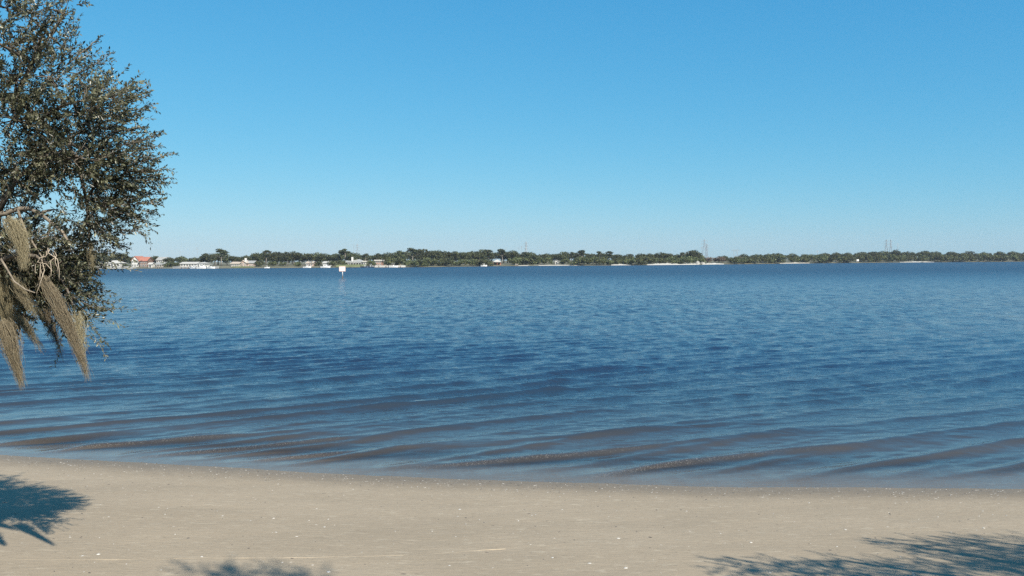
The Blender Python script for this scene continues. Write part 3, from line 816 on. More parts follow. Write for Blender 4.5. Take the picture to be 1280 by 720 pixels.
def pavilion(px0, px1, eave_y, top_y, back):
    D = far_D((px0+px1)/2)+back; x = ((px0+px1)/2-640)/FPX*D; W = px_m(px0, px1, D); z0 = land_z(back)
    he = at(px0, eave_y, D).z - z0; hr = at(px0, top_y, D).z - z0; h = W/2
    e = tag(empty('pavilion', (x, D, z0)), 'open pavilion with pale hipped roof and red brown posts under the wood', 'pavilion')
    MB().add([(-h, -h, he), (h, -h, he), (h, h, he), (-h, h, he), (0, 0, hr)], [(0,1,4), (1,2,4), (2,3,4), (3,0,4), (3,2,1,0)]).build('roof', M['pale_roof'], e)
    for sx in (-.85, 0, .85):
        for sy in (-.85, .85): MB().box(sx*h-.12, sx*h+.12, sy*h-.12, sy*h+.12, -.3, he).build('post', M['red_roof'], e)
    MB().box(-h*.8, h*.8, h*.7, h*.75, -.2, he*.8).build('back_wall', M['brick_wall'], e)
    MB().box(-h*.5, h*.5, -.4, .4, .65, .75).build('table_top', M['wood'], e)
    MB().box(-h*.45, -h*.4, -.3, .3, -.1, .648).box(h*.4, h*.45, -.3, .3, -.1, .648).build('table_legs', M['wood'], e)
pavilion(616.5, 627, 327.4, 324.2, 12)

def boulder(px, top_y, wpx, back, seed, label):
    D = far_D(px)+back; x = (px-640)/FPX*D; z0 = land_z(back); H = max(at(px, top_y, D).z - z0, .6)*1.0; W = px_m(0, wpx, D)/2
    g = np.random.default_rng(seed); V = []; F = []
    nu, nv = 12, 7
    for j in range(nv):
        th = j/(nv-1)*math.pi*.56
        for i in range(nu):
            ph = i/nu*2*math.pi; k = 1 + .16*g.normal()
            V.append((W*k*math.sin(th)*math.cos(ph), W*.8*k*math.sin(th)*math.sin(ph), H*(math.cos(th)*(1+.05*g.normal()))))
    for j in range(nv-1):
        for i in range(nu): F.append((j*nu+i, (j+1)*nu+i, (j+1)*nu+(i+1) % nu, j*nu+(i+1) % nu))
    o = MB().add(V, F).build('boulder', M['rock'], None, True, (x, D, z0-.1))
    tag(o, label, 'boulder')
boulder(872, 326.2, 6, 5, 1, 'large pale grey boulder standing on the white far beach')
boulder(878.5, 327.2, 6, 6, 2, 'lower brownish boulder next to the pale boulder on white beach')

# white notice board on the far right bank
D = far_D(1072)+4; x = (1072-640)/FPX*D; z0 = land_z(4)
e = tag(empty('notice_board', (x, D, z0)), 'small white notice board on two posts before low green bushes', 'sign')
zc = at(1072, 325.3, D).z - z0
MB().box(-1.0, 1.0, -.04, .04, zc-.75, zc+.75).build('board', M['sign_white'], e)
for sx in (-.8, .8): MB().box(sx-.06, sx+.06, .042, .16, -.4, zc+.8).build('post', M['wood'], e)

# ---------------------------------------------------------------- pylons far behind the trees
def pylon(px, top_y, D, base_w, label, arms=(.62, .76, .9), kind='lattice'):
    p = at(px, top_y, D); z0 = 2.5; H = p.z - z0
    e = tag(empty('power_pylon' if kind == 'lattice' else 'power_pole', (p.x, D, z0), random.uniform(-.4, .4)), label, 'pylon', 'power line supports behind the far shore')
    r = .17
    if kind == 'lattice':
        def wd(t): return base_w*(1-t)**1.0*.9 + base_w*.14 if t < .55 else base_w*.28*(1.15-t)/.6 + .35
        lv = [0, .14, .28, .41, .53, .63, .72, .81, .9, 1.0]
        for sx, sy in ((-1, -1), (1, -1), (1, 1), (-1, 1)):
            MB().tube([(sx*wd(t)/2, sy*wd(t)/2, H*t) for t in lv], r, 4).build('leg', M['steel'], e)
        m = MB()
        for a, b in zip(lv[:-1], lv[1:]):
            wa, wb = wd(a)/2, wd(b)/2
            for (s0, s1) in (((-1, -1), (1, -1)), ((1, -1), (1, 1)), ((1, 1), (-1, 1)), ((-1, 1), (-1, -1))):
                m.tube([(s0[0]*wa, s0[1]*wa, H*a), (s1[0]*wb, s1[1]*wb, H*b)], .09, 3, False)
                m.tube([(s1[0]*wa, s1[1]*wa, H*a), (s0[0]*wb, s0[1]*wb, H*b)], .09, 3, False)
        m.build('bracing', M['steel'], e)
        for t in arms:
            A = base_w*.62; w = wd(t)/2; m = MB()
            for s in (-1, 1):
                m.tube([(0, -w, H*t), (s*A, 0, H*t+.3)], .1, 4).tube([(0, w, H*t), (s*A, 0, H*t+.3)], .1, 4).tube([(0, 0, H*t+1.6), (s*A, 0, H*t+.3)], .1, 4).tube([(s*A, 0, H*t+.3), (s*A, 0, H*t-1.6)], .1, 5)
            m.build('crossarm', M['steel'], e)
    else:
        MB().tube([(0, 0, -.5), (0, 0, H)], [.3, .2], 7).build('pole', M['steel'], e)
        for t in (.86, .95): MB().box(-2.4, 2.4, -.12, .12, H*t, H*t+.22).build('crossarm', M['steel'], e)
        m = MB()
        for t in (.86, .95):
            for xx in (-2.2, -1.1, 1.1, 2.2): m.tube([(xx, 0, H*t+.22), (xx, 0, H*t+.7)], .09, 5)
        m.build('insulators', M['steel'], e)
    return e
pylon(880.5, 299, 1150, 6.5, 'tall steel lattice pylon above the brown bushes at the treeline gap')
pylon(883.5, 305, 1280, 4.0, 'shorter slim pylon close beside the tall lattice pylon', kind='lattice')
pylon(877, 309, 1500, 3.5, 'faint distant pylon next to the dome shaped oak', kind='pole')
pylon(657.5, 302, 1300, 5.5, 'lattice pylon rising above the tall middle wood', )
pylon(652, 307, 1500, 3.5, 'thin distant pole beside the pylon over the middle wood', kind='pole')
pylon(648.5, 308, 1600, 3.5, 'second thin distant pole beside the pylon over the middle wood', kind='pole')
pylon(446.5, 304.5, 1300, 5.5, 'lattice pylon rising behind the white house with chimney')
pylon(442, 305, 1700, 3.0, 'faint thin pole near the pylon behind the white house', kind='pole')
pylon(1108, 299.5, 1350, 6.0, 'lattice pylon of the pair over the low wood, wider one')
pylon(1113.5, 299.5, 1400, 4.6, 'lattice pylon of the pair over the low wood, slimmer one')
pylon(1122, 304, 1600, 3.0, 'thin pole beside the paired pylons over the low wood', kind='pole')
pylon(246.5, 309, 1300, 3.5, 'thin pole above the dark grove behind the moored boats', kind='pole')
pylon(225, 313, 1500, 3.0, 'short faint pole above the dark grove behind the boats', kind='pole')
pylon(917.5, 312, 1000, 3.0, 'first of two T shaped poles over the treeline gap', kind='pole')
pylon(921.5, 312, 1010, 3.0, 'second of two T shaped poles over the treeline gap', kind='pole')
pylon(1022, 313, 1300, 3.0, 'short distant pole over the long low wood', kind='pole')

# ---------------------------------------------------------------- channel marker sign in the bay
D = CAMZ*FPX/(348.0-326.2)
p = at(428, 348, D)
e = tag(empty('channel_sign', (p.x, D, 0), R(-4)), 'white rectangular sign board on a pale pile standing in the water', 'sign')
zt = at(428, 332.8, D).z; zb = at(428, 339.2, D).z; W = 8.0/FPX*D
b = MB().box(-W/2, W/2, -.035, .035, zb, zt).build('board', M['sign_white'], e)
m = MB(); t = .07
m.box(-W/2+.03, W/2-.03, -.041, -.037, zt-.03-t, zt-.03).box(-W/2+.03, W/2-.03, -.041, -.037, zb+.03, zb+.03+t).box(-W/2+.03, -W/2+.03+t, -.041, -.037, zb+.03+t, zt-.03-t).box(W/2-.03-t, W/2-.03, -.041, -.037, zb+.03+t, zt-.03-t)
m.build('border', M['sign_orange'], b)
zpole = at(428, 345.6, D).z
MB().tube([(0, .14, zpole), (0, .14, zt-.1)], .10, 10).build('pile_top', M['sign_white'], e, True)
MB().tube([(0, .14, -2.5), (0, .14, zpole-.003)], [.17, .15], 10).build('pile', M['pile'], e, True)
MB().box(-.12, .12, .036, .05, zb+.2, zt-.2).build('bracket', M['steel'], e)
random.seed(5)
for r_ in range(3):
    zz = zt - .28 - r_*.27; w = (W - .56)*random.uniform(.7, 1.0)
    MB().box(-w/2, w/2, -.041, -.037, zz-.07, zz).build('faded_text_line', M['sign_grey'], b)

# ---------------------------------------------------------------- oak builder
def leaf_sprays(O, Dr, L, nl, g, leaf=(.036, .056), up=.0, curl=.35):
    """O (n,3) origins, Dr (n,3) directions, L (n) lengths -> leaf verts/faces/tints and twig polylines"""
    n = len(O)
    side = np.cross(Dr, g.normal(size=(n, 3))); side /= np.linalg.norm(side, axis=1)[:, None]
    K = nl
    t = (np.arange(K)[None, :] + g.random((n, K))) / K
    t = .12 + .88*t
    P = O[:, None, :] + Dr[:, None, :]*(t*L[:, None])[..., None] + side[:, None, :]*(curl*(t**2)*L[:, None]*.5)[..., None]
    P = P + g.normal(size=P.shape)*.006
    T = Dr[:, None, :] + side[:, None, :]*(curl*t)[..., None]
    q = g.normal(size=(n, K, 3)); q -= (q*T).sum(-1, keepdims=True)*T/ (T*T).sum(-1, keepdims=True)
    q /= np.linalg.norm(q, axis=-1, keepdims=True)
    A = T*.75 + q*.85; A /= np.linalg.norm(A, axis=-1, keepdims=True)
    Nn = g.normal(size=(n, K, 3)) + np.array([0, 0, .9])
    B = np.cross(Nn, A); B /= np.linalg.norm(B, axis=-1, keepdims=True)
    Nn = np.cross(A, B)
    ll = (leaf[0] + (leaf[1]-leaf[0])*g.random((n, K)))[..., None]; ww = ll*(.17 + .07*g.random((n, K, 1)))
    v0 = P; v1 = P + A*ll*.5 + B*ww + Nn*ww*.35; v2 = P + A*ll - Nn*ll*.08; v3 = P + A*ll*.5 - B*ww + Nn*ww*.35
    V = np.stack([v0, v1, v2, v3], 2).reshape(-1, 3)
    m = n*K; b = np.arange(m)[:, None]*4
    F = np.concatenate([b + np.array([[0, 1, 2]]), b + np.array([[0, 2, 3]])], 1).reshape(-1, 3)
    tint = np.clip(.36 + .27*g.normal(size=(n, K)) + .17*g.normal(size=(n, 1)), 0, 1)
    return V, F, np.repeat(tint.ravel(), 4), side

def twig_tubes(O, Dr, L, side, curl, r0=.0032, r1=.0012):
    n = len(O); ts = np.array([0, .35, .7, 1.0]); a = Dr; s = side; c = np.cross(a, s)
    V = []
    for t in ts:
        C = O + a*(t*L)[:, None] + s*(curl*t*t*L*.5)[:, None]; r = r0 + (r1-r0)*t
        for k in range(3):
            an = 2.094*k; V.append(C + (s*math.cos(an) + c*math.sin(an))*r)
    V = np.stack(V, 1).reshape(-1, 3); f = []
    for i in range(3):
        for k in range(3): f.append((i*3+k, i*3+(k+1) % 3, (i+1)*3+(k+1) % 3, (i+1)*3+k))
    F = (np.arange(n)[:, None, None]*12 + np.array(f)[None]).reshape(-1, 4)
    return V, F

def bez(p0, p1, p2, n=8):
    p0, p1, p2 = Vector(p0), Vector(p1), Vector(p2)
    return [p0*(1-t)**2 + p1*2*t*(1-t) + p2*t*t for t in [i/(n-1) for i in range(n)]]

class Oak:
    def __init__(s, label, base, seed):
        s.e = tag(empty('live_oak', base), label, 'tree'); s.b = Vector(base); s.g = np.random.default_rng(seed); s.r = random.Random(seed)
        s.V = []; s.F = []; s.T = []; s.nv = 0; s.tv = []; s.tf = []; s.tn = 0; s.forks = []
        s.br = MB()
    def limb(s, pts, r0, r1, name='limb', n=10):
        pts = [Vector(p) - s.b for p in pts]; k = len(pts)
        rr = [r0 + (r1-r0)*i/(k-1) for i in range(k)]
        jit = [p + Vector((s.r.gauss(0, .3), s.r.gauss(0, .3), s.r.gauss(0, .3)))*(rr[i]*.35 + .035) if 0 < i < k-1 else p for i, p in enumerate(pts)]
        MB().tube(jit, rr, n).build(name, M['bark'], s.e, True)
        s.forks += [p + s.b for p in jit[k//3:]]
    def sprays(s, O, Dr, L, nl, leaf, curl=.35, twig=True, tone=0.0):
        Dr = Dr/np.linalg.norm(Dr, axis=1)[:, None]
        V, F, T, side = leaf_sprays(O, Dr, L, nl, s.g, leaf, curl=curl)
        s.V.append(V); s.F.append(F + s.nv); s.T.append(np.clip(T + tone, 0, 1)); s.nv += len(V)
        if twig:
            v, f = twig_tubes(O, Dr, L, side, curl); s.tv.append(v); s.tf.append(f + s.tn); s.tn += len(v)
    def cluster(s, C, rad, n, bias, L=(.2, .42), nl=22, leaf=(.036, .056), outw=.8, link=True, tone=0.0):
        """C centre, rad (3) radii, n sprays, bias = mean growing direction"""
        C = np.array(C); rad = np.array(rad)
        d = s.g.normal(size=(n, 3)); d /= np.linalg.norm(d, axis=1)[:, None]
        O = C + d*rad*(s.g.random((n, 1))**.5)*.85
        Dr = d*outw + np.array(bias) + s.g.normal(size=(n, 3))*.35
        s.sprays(O, Dr, L[0] + (L[1]-L[0])*s.g.random(n), nl, leaf, tone=tone)
        if link:
            c = Vector(C)
            if s.forks:
                f = min(s.forks, key=lambda q: (q-c).length)
                s.br.tube([p - s.b for p in bez(f, (f+c)/2 + Vector((0, 0, .12*(f-c).length)), c, 6)], [.018, .015, .012, .010, .008, .005], 5)
            for i in range(0, n, 3):
                o = Vector(O[i]); md = (c+o)/2 + Vector(s.g.normal(size=3)*.03)
                s.br.tube([c - s.b, md - s.b, o - s.b], [.006, .0045, .003], 4, False)
    def finish(s):
        V = np.concatenate(s.V) - np.array(s.b); me = fast_mesh('crown', V, np.concatenate(s.F)); vattr(me, 'tint', np.concatenate(s.T))
        link_mesh('crown', me, M['oak_leaf'], s.e)
        me = fast_mesh('twigs', np.concatenate(s.tv) - np.array(s.b), np.concatenate(s.tf)); o = link_mesh('twigs', me, M['twig'], s.e); o['kind'] = 'stuff'
        o = s.br.build('branchlets', M['bark'], s.e, True); o['kind'] = 'stuff'

# ---------------------------------------------------------------- the moss hung oak on the left
def PX(px, py, Y=8.0): return at(px, py, Y)
bx, by = -8.3, 6.3
lo = Oak('grey green live oak hung with long tattered grey moss, leaning over the beach', (bx, by, gz(bx, by) - .1), 11)
t0 = Vector((bx, by, gz(bx, by) - .3))
lo.limb(bez(t0, t0 + Vector((.3, .2, 1.6)), t0 + Vector((.1, .3, 3.0)), 9), .34, .24, 'trunk', 14)
fk = t0 + Vector((.1, .3, 2.9))
lo.limb(bez(fk, fk + Vector((1.4, .8, 1.4)), PX(20, 120, 8.2), 9), .16, .035)
lo.limb(bez(fk, fk + Vector((1.4, 1.0, .6)), PX(0, 262, 8.1), 9), .15, .05)
lo.limb(bez(fk, fk + Vector((1.2, .9, -.1)), PX(-10, 330, 7.8), 9), .12, .035)
lo.limb(bez(fk, fk + Vector((1.0, .4, 2.4)), PX(-30, 10, 8.1), 9), .15, .03)
lo.limb(bez(fk, fk + Vector((-.6, .6, 2.0)), fk + Vector((-1.6, 1.6, 3.2)), 8), .17, .05)
lo.limb(bez(fk, fk + Vector((-1.0, -.6, 1.8)), fk + Vector((-2.6, -1.0, 2.6)), 8), .17, .05)
lo.limb(bez(fk, fk + Vector((.1, .5, 2.4)), fk + Vector((.4, 1.2, 4.2)), 8), .17, .05)
# branches one can see in the gaps of the crown
def vis(pts, r0, r1, Y=8.0, mat='bark', name='branch'):
    P = [PX(a, b_, Y + dy) - lo.b for a, b_, dy in pts]
    k = len(P); o = MB().tube(P, [r0 + (r1-r0)*i/(k-1) for i in range(k)], 7).build(name, M[mat], lo.e, True)
    lo.forks += [q + lo.b for q in P]
vis([(-10, 270, 0), (8, 266, 0), (22, 261, 0), (36, 260.5, 0), (50, 267, -.05), (64, 278, -.1), (78, 290, -.15), (88, 306, -.2)], .028, .010, 8.0, 'twig')
vis([(20, 120, .2), (50, 150, .1), (85, 178, 0), (120, 195, 0), (150, 200, 0)], .030, .008)
vis([(50, 150, .1), (80, 130, 0), (110, 125, 0), (140, 118, -.1)], .018, .006)
vis([(20, 120, .2), (40, 80, .1), (62, 45, .1), (80, 18, .1), (86, 0, .1)], .022, .005)
vis([(85, 178, 0), (100, 215, 0), (108, 250, 0), (111, 285, 0), (113, 318, 0)], .020, .009)
vis([(0, 262, .1), (20, 225, .1), (40, 205, .1), (70, 190, .1)], .025, .008)
vis([(-10, 330, -.2), (20, 318, -.2), (45, 320, -.2), (70, 335, -.2), (88, 370, -.2), (98, 410, -.2)], .028, .005)
vis([(22, 261, 0), (30, 285, -.1), (42, 305, -.2), (55, 325, -.25)], .012, .006, 8.0, 'twig')
vis([(0, 322, -.5), (8, 335, -.5), (18, 352, -.5), (32, 362, -.5), (44, 366, -.5)], .010, .005, 8.0, 'twig')
# bare pale twigs arching over the brightest moss
for k, (a, b_, c, d) in enumerate([(62, 312, 45, 362), (58, 314, 42, 345), (66, 316, 52, 352), (55, 318, 44, 372), (70, 318, 62, 350), (68, 314, 70, 342), (50, 322, 60, 352), (60, 310, 72, 352)]):
    vis([(a, b_, -.55), (a - 3 + k % 3*3, b_ + 6, -.58), ((a+c)/2 - 3 + k % 4*3, (b_+d)/2 - 7, -.6), (c + 5 - k % 3*3, d - 14, -.6), (c + 2, d - 7, -.6), (c - 1 + k % 2*3, d, -.58)], .0042, .002, 8.0, 'bare_twig', 'bare_twig')

P8 = 8.0/FPX
rr0 = random.Random(77)
# (px, py, rx, ry, dY, sprays, bias x, bias z)
CL = [(8, 10, 30, 25, .1, 60, .3, .6), (40, 25, 26, 24, .0, 34, .5, .7), (62, 12, 22, 14, .2, 12, .7, .6), (98, -8, 10, 6, .1, 4, .9, -.1),
      (10, 55, 32, 32, .0, 70, .4, .5), (45, 62, 30, 24, -.1, 42, .6, .6), (80, 62, 24, 22, .1, 20, .7, .6), (102, 68, 18, 18, .0, 12, .9, .5), (70, 38, 16, 14, .3, 9, .7, .6),
      (20, 100, 40, 34, .1, 110, .4, .3), (62, 96, 30, 24, -.2, 52, .6, .5), (95, 92, 20, 18, .0, 20, .8, .4), (108, 88, 12, 12, .2, 9, .8, .5),
      (118, 135, 30, 24, -.3, 66, .7, .5), (138, 122, 20, 15, -.2, 26, .8, .5), (150, 142, 20, 14, .0, 18, .9, .35), (164, 137, 12, 10, .1, 8, 1., .4), (160, 125, 12, 8, .2, 6, 1., .5),
      (70, 140, 34, 26, .1, 70, .6, .2), (20, 150, 40, 32, -.1, 120, .4, .1), (100, 165, 36, 26, .2, 80, .7, .1), (145, 165, 24, 18, .1, 30, .9, .25), (172, 160, 14, 10, .0, 9, 1., .4),
      (45, 190, 44, 28, .0, 120, .5, -.05), (100, 198, 40, 26, -.2, 105, .7, -.05), (150, 195, 30, 22, .0, 50, .9, .1), (180, 190, 15, 14, .1, 12, 1., .25), (186, 206, 12, 10, .1, 8, 1., .1),
      (15, 215, 34, 20, .2, 60, .3, -.1), (60, 222, 26, 14, .1, 34, .4, -.2), (122, 228, 36, 24, -.1, 95, .7, -.1), (165, 222, 26, 20, .0, 36, 1., .05), (180, 238, 14, 12, .1, 10, 1., -.05),
      (125, 258, 30, 22, -.1, 72, .6, -.1), (160, 252, 22, 18, .0, 26, 1., -.05), (150, 272, 18, 12, .0, 16, 1., -.15), (112, 282, 18, 20, .0, 34, .3, -.3), (128, 290, 16, 20, -.1, 26, .4, -.3), (142, 288, 12, 10, .1, 8, .9, -.2), (120, 314, 12, 14, .0, 17, .2, -.4),
      (5, 240, 22, 14, .3, 24, .2, -.1), (36, 240, 14, 8, .1, 8, .3, -.1), (68, 262, 12, 10, .1, 8, .3, .1),
      (20, 285, 28, 20, .2, 40, .3, -.1), (60, 296, 24, 14, -.1, 36, .6, .0), (86, 306, 18, 16, .0, 32, .6, .0), (40, 320, 36, 26, .1, 100, .4, -.1), (78, 330, 26, 24, .0, 72, .6, -.2), (98, 345, 14, 22, .0, 24, .8, -.2),
      (10, 345, 30, 34, .3, 90, .2, -.2), (55, 365, 30, 28, .25, 75, .5, -.3), (88, 370, 20, 22, -.1, 46, .7, -.3), (104, 385, 10, 16, .0, 14, .9, -.2), (92, 405, 13, 18, .0, 20, .5, -.5), (30, 385, 34, 22, .45, 60, .2, -.3),
      (0, 300, 34, 34, .5, 110, .2, -.2), (35, 345, 36, 36, .45, 120, .3, -.2), (5, 390, 30, 26, .5, 70, .2, -.3), (66, 350, 26, 30, .3, 80, .5, -.2), (45, 275, 16, 10, .3, 14, .4, .1), (10, 225, 30, 18, .4, 60, .3, -.1), (50, 208, 40, 20, .3, 80, .4, -.2)]
for (px, py, rx, ry, dy, n, bxx, bzz) in CL:
    if n <= 12 and py < 300 and px > 90: continue
    Y = 8.0 + dy; c = PX(px, py, Y)
    tipy = n < 21
    tone = rr0.uniform(-.14, .14) + (.20 if (105 < px < 160 and 110 < py < 150) else 0) - (.16 if py > 150 and n > 60 else 0)  # sunlit clump painted lighter in the leaf tint, dense lower clumps darker
    if py < 105: rx *= .8; ry *= .8; n = int(n*.85)
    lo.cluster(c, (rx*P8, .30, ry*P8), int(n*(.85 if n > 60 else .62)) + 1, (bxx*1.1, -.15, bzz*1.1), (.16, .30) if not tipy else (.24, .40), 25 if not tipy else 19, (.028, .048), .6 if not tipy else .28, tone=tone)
PL = [(35, 18, 84, 0), (58, 60, 76, 20), (75, 62, 94, 34), (84, 80, 126, 45), (92, 96, 116, 74), (98, 92, 138, 68), (118, 125, 138, 103), (128, 138, 188, 104), (150, 132, 190, 118), (148, 142, 198, 129), (140, 152, 183, 138), (138, 165, 180, 158), (148, 182, 207, 167), (150, 190, 204, 181), (158, 205, 219, 191), (160, 214, 215, 211), (160, 226, 212, 222), (155, 236, 206, 244), (150, 256, 200, 252), (148, 270, 186, 276), (138, 285, 178, 290), (125, 300, 160, 309), (100, 345, 131, 330), (100, 360, 128, 362), (98, 385, 128, 384), (96, 6, 112, 3),
      (40, 40, 62, 12), (20, 20, 40, -10), (66, 84, 104, 60), (104, 118, 132, 90), (110, 120, 160, 112), (70, 250, 84, 268), (36, 236, 52, 252), (60, 290, 84, 276), (112, 262, 100, 288)]
for (x0, y0, x1, y1) in PL:
    Y0 = 8.0 + rr0.uniform(-.25, .25); a = PX(x0, y0, Y0); b_ = PX(x1, y1, Y0 + rr0.uniform(-.15, .15)); ax = b_ - a; Ln = ax.length
    k = max(4, int(Ln/.05)); ts = [(.05 + .9*(i + rr0.random()*.6)/k) for i in range(k)]
    O = np.array([tuple(a + ax*t) for t in ts]); D_ = np.array([tuple(ax.normalized() + Vector((rr0.gauss(0, .38), rr0.gauss(0, .38), rr0.gauss(0, .38)))) for t in ts])
    lo.sprays(O, D_, np.array([min(.16, Ln*.45)*rr0.uniform(.5, 1.1)*(1.15 - .5*t) for t in ts]), 9, (.024, .044))
    lo.br.tube([p - lo.b for p in bez(a, (a+b_)/2 + Vector((0, 0, -.04*Ln)), b_, 5)], [.006, .005, .004, .003, .0015], 4)
# the part of the crown beyond the picture
for i in range(74):
    px = rr0.uniform(-420, -34); py = rr0.uniform(-150, 250) + 30*math.sin(px*.03)
    c = PX(px, py, rr0.uniform(7.3, 9.0))
    lo.cluster(c, (.34, .34, .26), 34, (rr0.uniform(-.2, .4), -.1, .2), (.2, .36), 20, (.036, .06), tone=rr0.uniform(-.2, .12))
for i in range(26):
    px = rr0.uniform(-260, -30); py = rr0.uniform(240, 360)
    lo.cluster(PX(px, py, rr0.uniform(7.4, 8.6)), (.26, .3, .22), 28, (.1, -.1, -.3), (.18, .3), 18, (.036, .056), tone=rr0.uniform(-.25, .05))
rr = random.Random(4)
for i in range(62):
    an = rr.uniform(0, 6.28); rad = rr.uniform(.6, 3.6)
    c = Vector((-8.0 + math.cos(an)*rad*.95, 7.2 + math.sin(an)*rad*.8, 0)); c.z = 4.2 + rr.uniform(0, 3.8)*(1 - (rad/4.4)**2) + .8
    if c.x > -5.1 - .0*c.y and c.x/c.y > -.66: continue
    if c.x / c.y > -.68: continue
    lo.cluster(c, (.6, .6, .42), 26, (c.x*-.0 + math.cos(an)*.6, math.sin(an)*.6, .3), (.3, .5), 16, (.055, .085))
lo.finish()

# moss: every hank is a thing of its own hanging in the oak
def moss(label, top, tip, spread, n, Y=7.6, seed=0, belly=.5, bend=0.0, tint0=.5):
    g = np.random.default_rng(900+seed); n = int(n*1.9); A = np.array(PX(*top, Y)); B = np.array(PX(*tip, Y - .05)); S = 18
    ax = B - A; Ln = np.linalg.norm(ax)
    u = np.linspace(0, 1, S)
    off = g.normal(size=(n, 3))*spread*.8*P8*np.array([1, .8, .35])
    off[::9] *= 1.9
    frac = .3 + .7*g.random(n)**1.6
    st = (g.random(n)**1.6)*.42
    t = st[:, None] + (frac - st*frac)[:, None]*u[None, :]
    taper = (1 - t)**1.25*(1 + belly*np.sin(np.pi*t)) + .03
    C = A + ax*t[..., None] + off[:, None, :]*taper[..., None]
    C[..., 0] += bend*Ln*np.sin(np.pi*t)
    w1 = np.cumsum(g.normal(size=(n, S, 3)), 1)*.0045; w1 -= w1[:, :1]
    C = C + w1*np.array([1, 1, .5]) + np.stack([np.sin(u[None]*g.uniform(4, 13, (n, 1)) + g.uniform(0, 6, (n, 1)))*.0075]*3, -1)*g.normal(size=(n, 1, 3))
    r = (.0008 + .0010*g.random((n, 1)))*(1 - .6*u[None])
    d = np.gradient(C, axis=1); d /= np.linalg.norm(d, axis=-1, keepdims=True)
    a = np.cross(d, g.normal(size=(n, 1, 3))); a /= np.linalg.norm(a, axis=-1, keepdims=True); b = np.cross(d, a)
    V = np.stack([C + (a*math.cos(k*2.094) + b*math.sin(k*2.094))*r[..., None] for k in range(3)], 2)
    V = V.reshape(-1, 3) - A
    f = [(i*3+k, i*3+(k+1) % 3, (i+1)*3+(k+1) % 3, (i+1)*3+k) for i in range(S-1) for k in range(3)]
    F = (np.arange(n)[:, None, None]*(S*3) + np.array(f)[None]).reshape(-1, 4)
    me = fast_mesh('moss_hank', V, F); vattr(me, 'tint', np.repeat(np.clip(tint0 + .25*g.normal(size=n), 0, 1), S*3))
    o = link_mesh('moss_hank', me, M['moss'], loc=tuple(A))
    return tag(o, label, 'moss', 'hanks of moss hanging in the oak')
moss('longest pale hank of moss, trailing down to a single thread', (54, 345), (111, 477), 2.7, 430, 7.45, 1, 1.0, .03, .75)
moss('thick straw coloured hank of moss with ragged lower end', (4, 400), (29, 488), 4.6, 380, 7.5, 2, .7, .0, .65)
moss('short beige bunch of moss tucked under the arching branch', (14, 272), (32, 340), 5.0, 280, 7.5, 3, .6, .05, .65)
moss('broad dark curtain of moss in the shade of the crown', (2, 330), (16, 440), 11, 300, 8.0, 4, .5, .0, .3)  # low tint paints the crown's shade into this hank's colour
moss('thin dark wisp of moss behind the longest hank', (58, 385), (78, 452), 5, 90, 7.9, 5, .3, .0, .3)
moss('small fluffy tuft of moss under the outermost leaves', (97, 388), (104, 446), 3.2, 70, 7.75, 6, .8, .0, .55)
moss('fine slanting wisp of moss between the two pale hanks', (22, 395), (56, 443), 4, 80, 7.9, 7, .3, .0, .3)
moss('narrow grey strand of moss hanging along a lower branch', (18, 345), (48, 398), 4.5, 90, 7.6, 8, .4, -.05, .45)
moss('long beige hank of moss hanging nearest the trunk', (-120, 330), (-108, 460), 7, 200, 7.8, 10, .6, .0, .5)
moss('beige hank of moss between trunk and leafy bough end', (-60, 340), (-44, 450), 6, 180, 7.7, 11, .6, .0, .5)
moss('little bunch of moss below the leafy tip over the far houses', (112, 300), (116, 338), 3, 60, 7.9, 9, .5, .0, .45)

# ---------------------------------------------------------------- two more oaks beside and behind the camera; their shade falls on the sand
def side_oak(label, base, seed, limbs, clusters, trunk_h, tr):
    z = gz(base[0], base[1]); b = Vector((base[0], base[1], z - .1)); o = Oak(label, b, seed)
    fk = b + Vector((.1, .1, trunk_h))
    o.limb(bez(b - Vector((0, 0, .2)), b + Vector((.15, -.1, trunk_h*.5)), fk, 9), tr, tr*.7, 'trunk', 14)
    for p in limbs: o.limb(bez(fk - Vector((0, 0, .2)), (fk + Vector(p))/2 + Vector((0, 0, .5)), p, 9), tr*.5, .03)
    for (c, r, n, bias) in clusters: o.cluster(c, r, n, bias, (.25, .5), 16, (.05, .085), .6)
    o.finish(); return o
def shade_from(px, py, k):
    """point k metres above the sand whose shadow falls at that pixel's spot on the sand"""
    g = on_sand(px, py); h = k / math.tan(R(SUN_EL)); a = R(SUN_AZ)
    return Vector((g.x + math.sin(a)*h, g.y + math.cos(a)*h, g.z + k))
rr = random.Random(12)
cl = []
for (px, py, k, r, n) in ((940, 712, 4.2, .34, 16), (1000, 716, 4.4, .42, 34), (1060, 716, 4.2, .40, 34), (1120, 714, 4.5, .42, 32), (1180, 712, 4.3, .42, 34), (1240, 708, 4.4, .45, 40), (1290, 700, 4.6, .5, 50),
                          (1140, 682, 4.3, .24, 9), (1190, 684, 4.4, .28, 14), (1235, 682, 4.5, .30, 18), (1280, 686, 4.4, .4, 26), (1215, 694, 4.6, .3, 14), (1340, 690, 4.8, .6, 50), (1340, 730, 4.6, .7, 60), (1240, 740, 4.5, .6, 50), (1130, 740, 4.5, .6, 50), (1040, 740, 4.4, .5, 40), (1420, 690, 5.0, .7, 50), (1430, 750, 5.0, .7, 50)):
    cl.append((shade_from(px, py, k), (r, r*.9, r*.6), n, (-.9, .15, .1)))
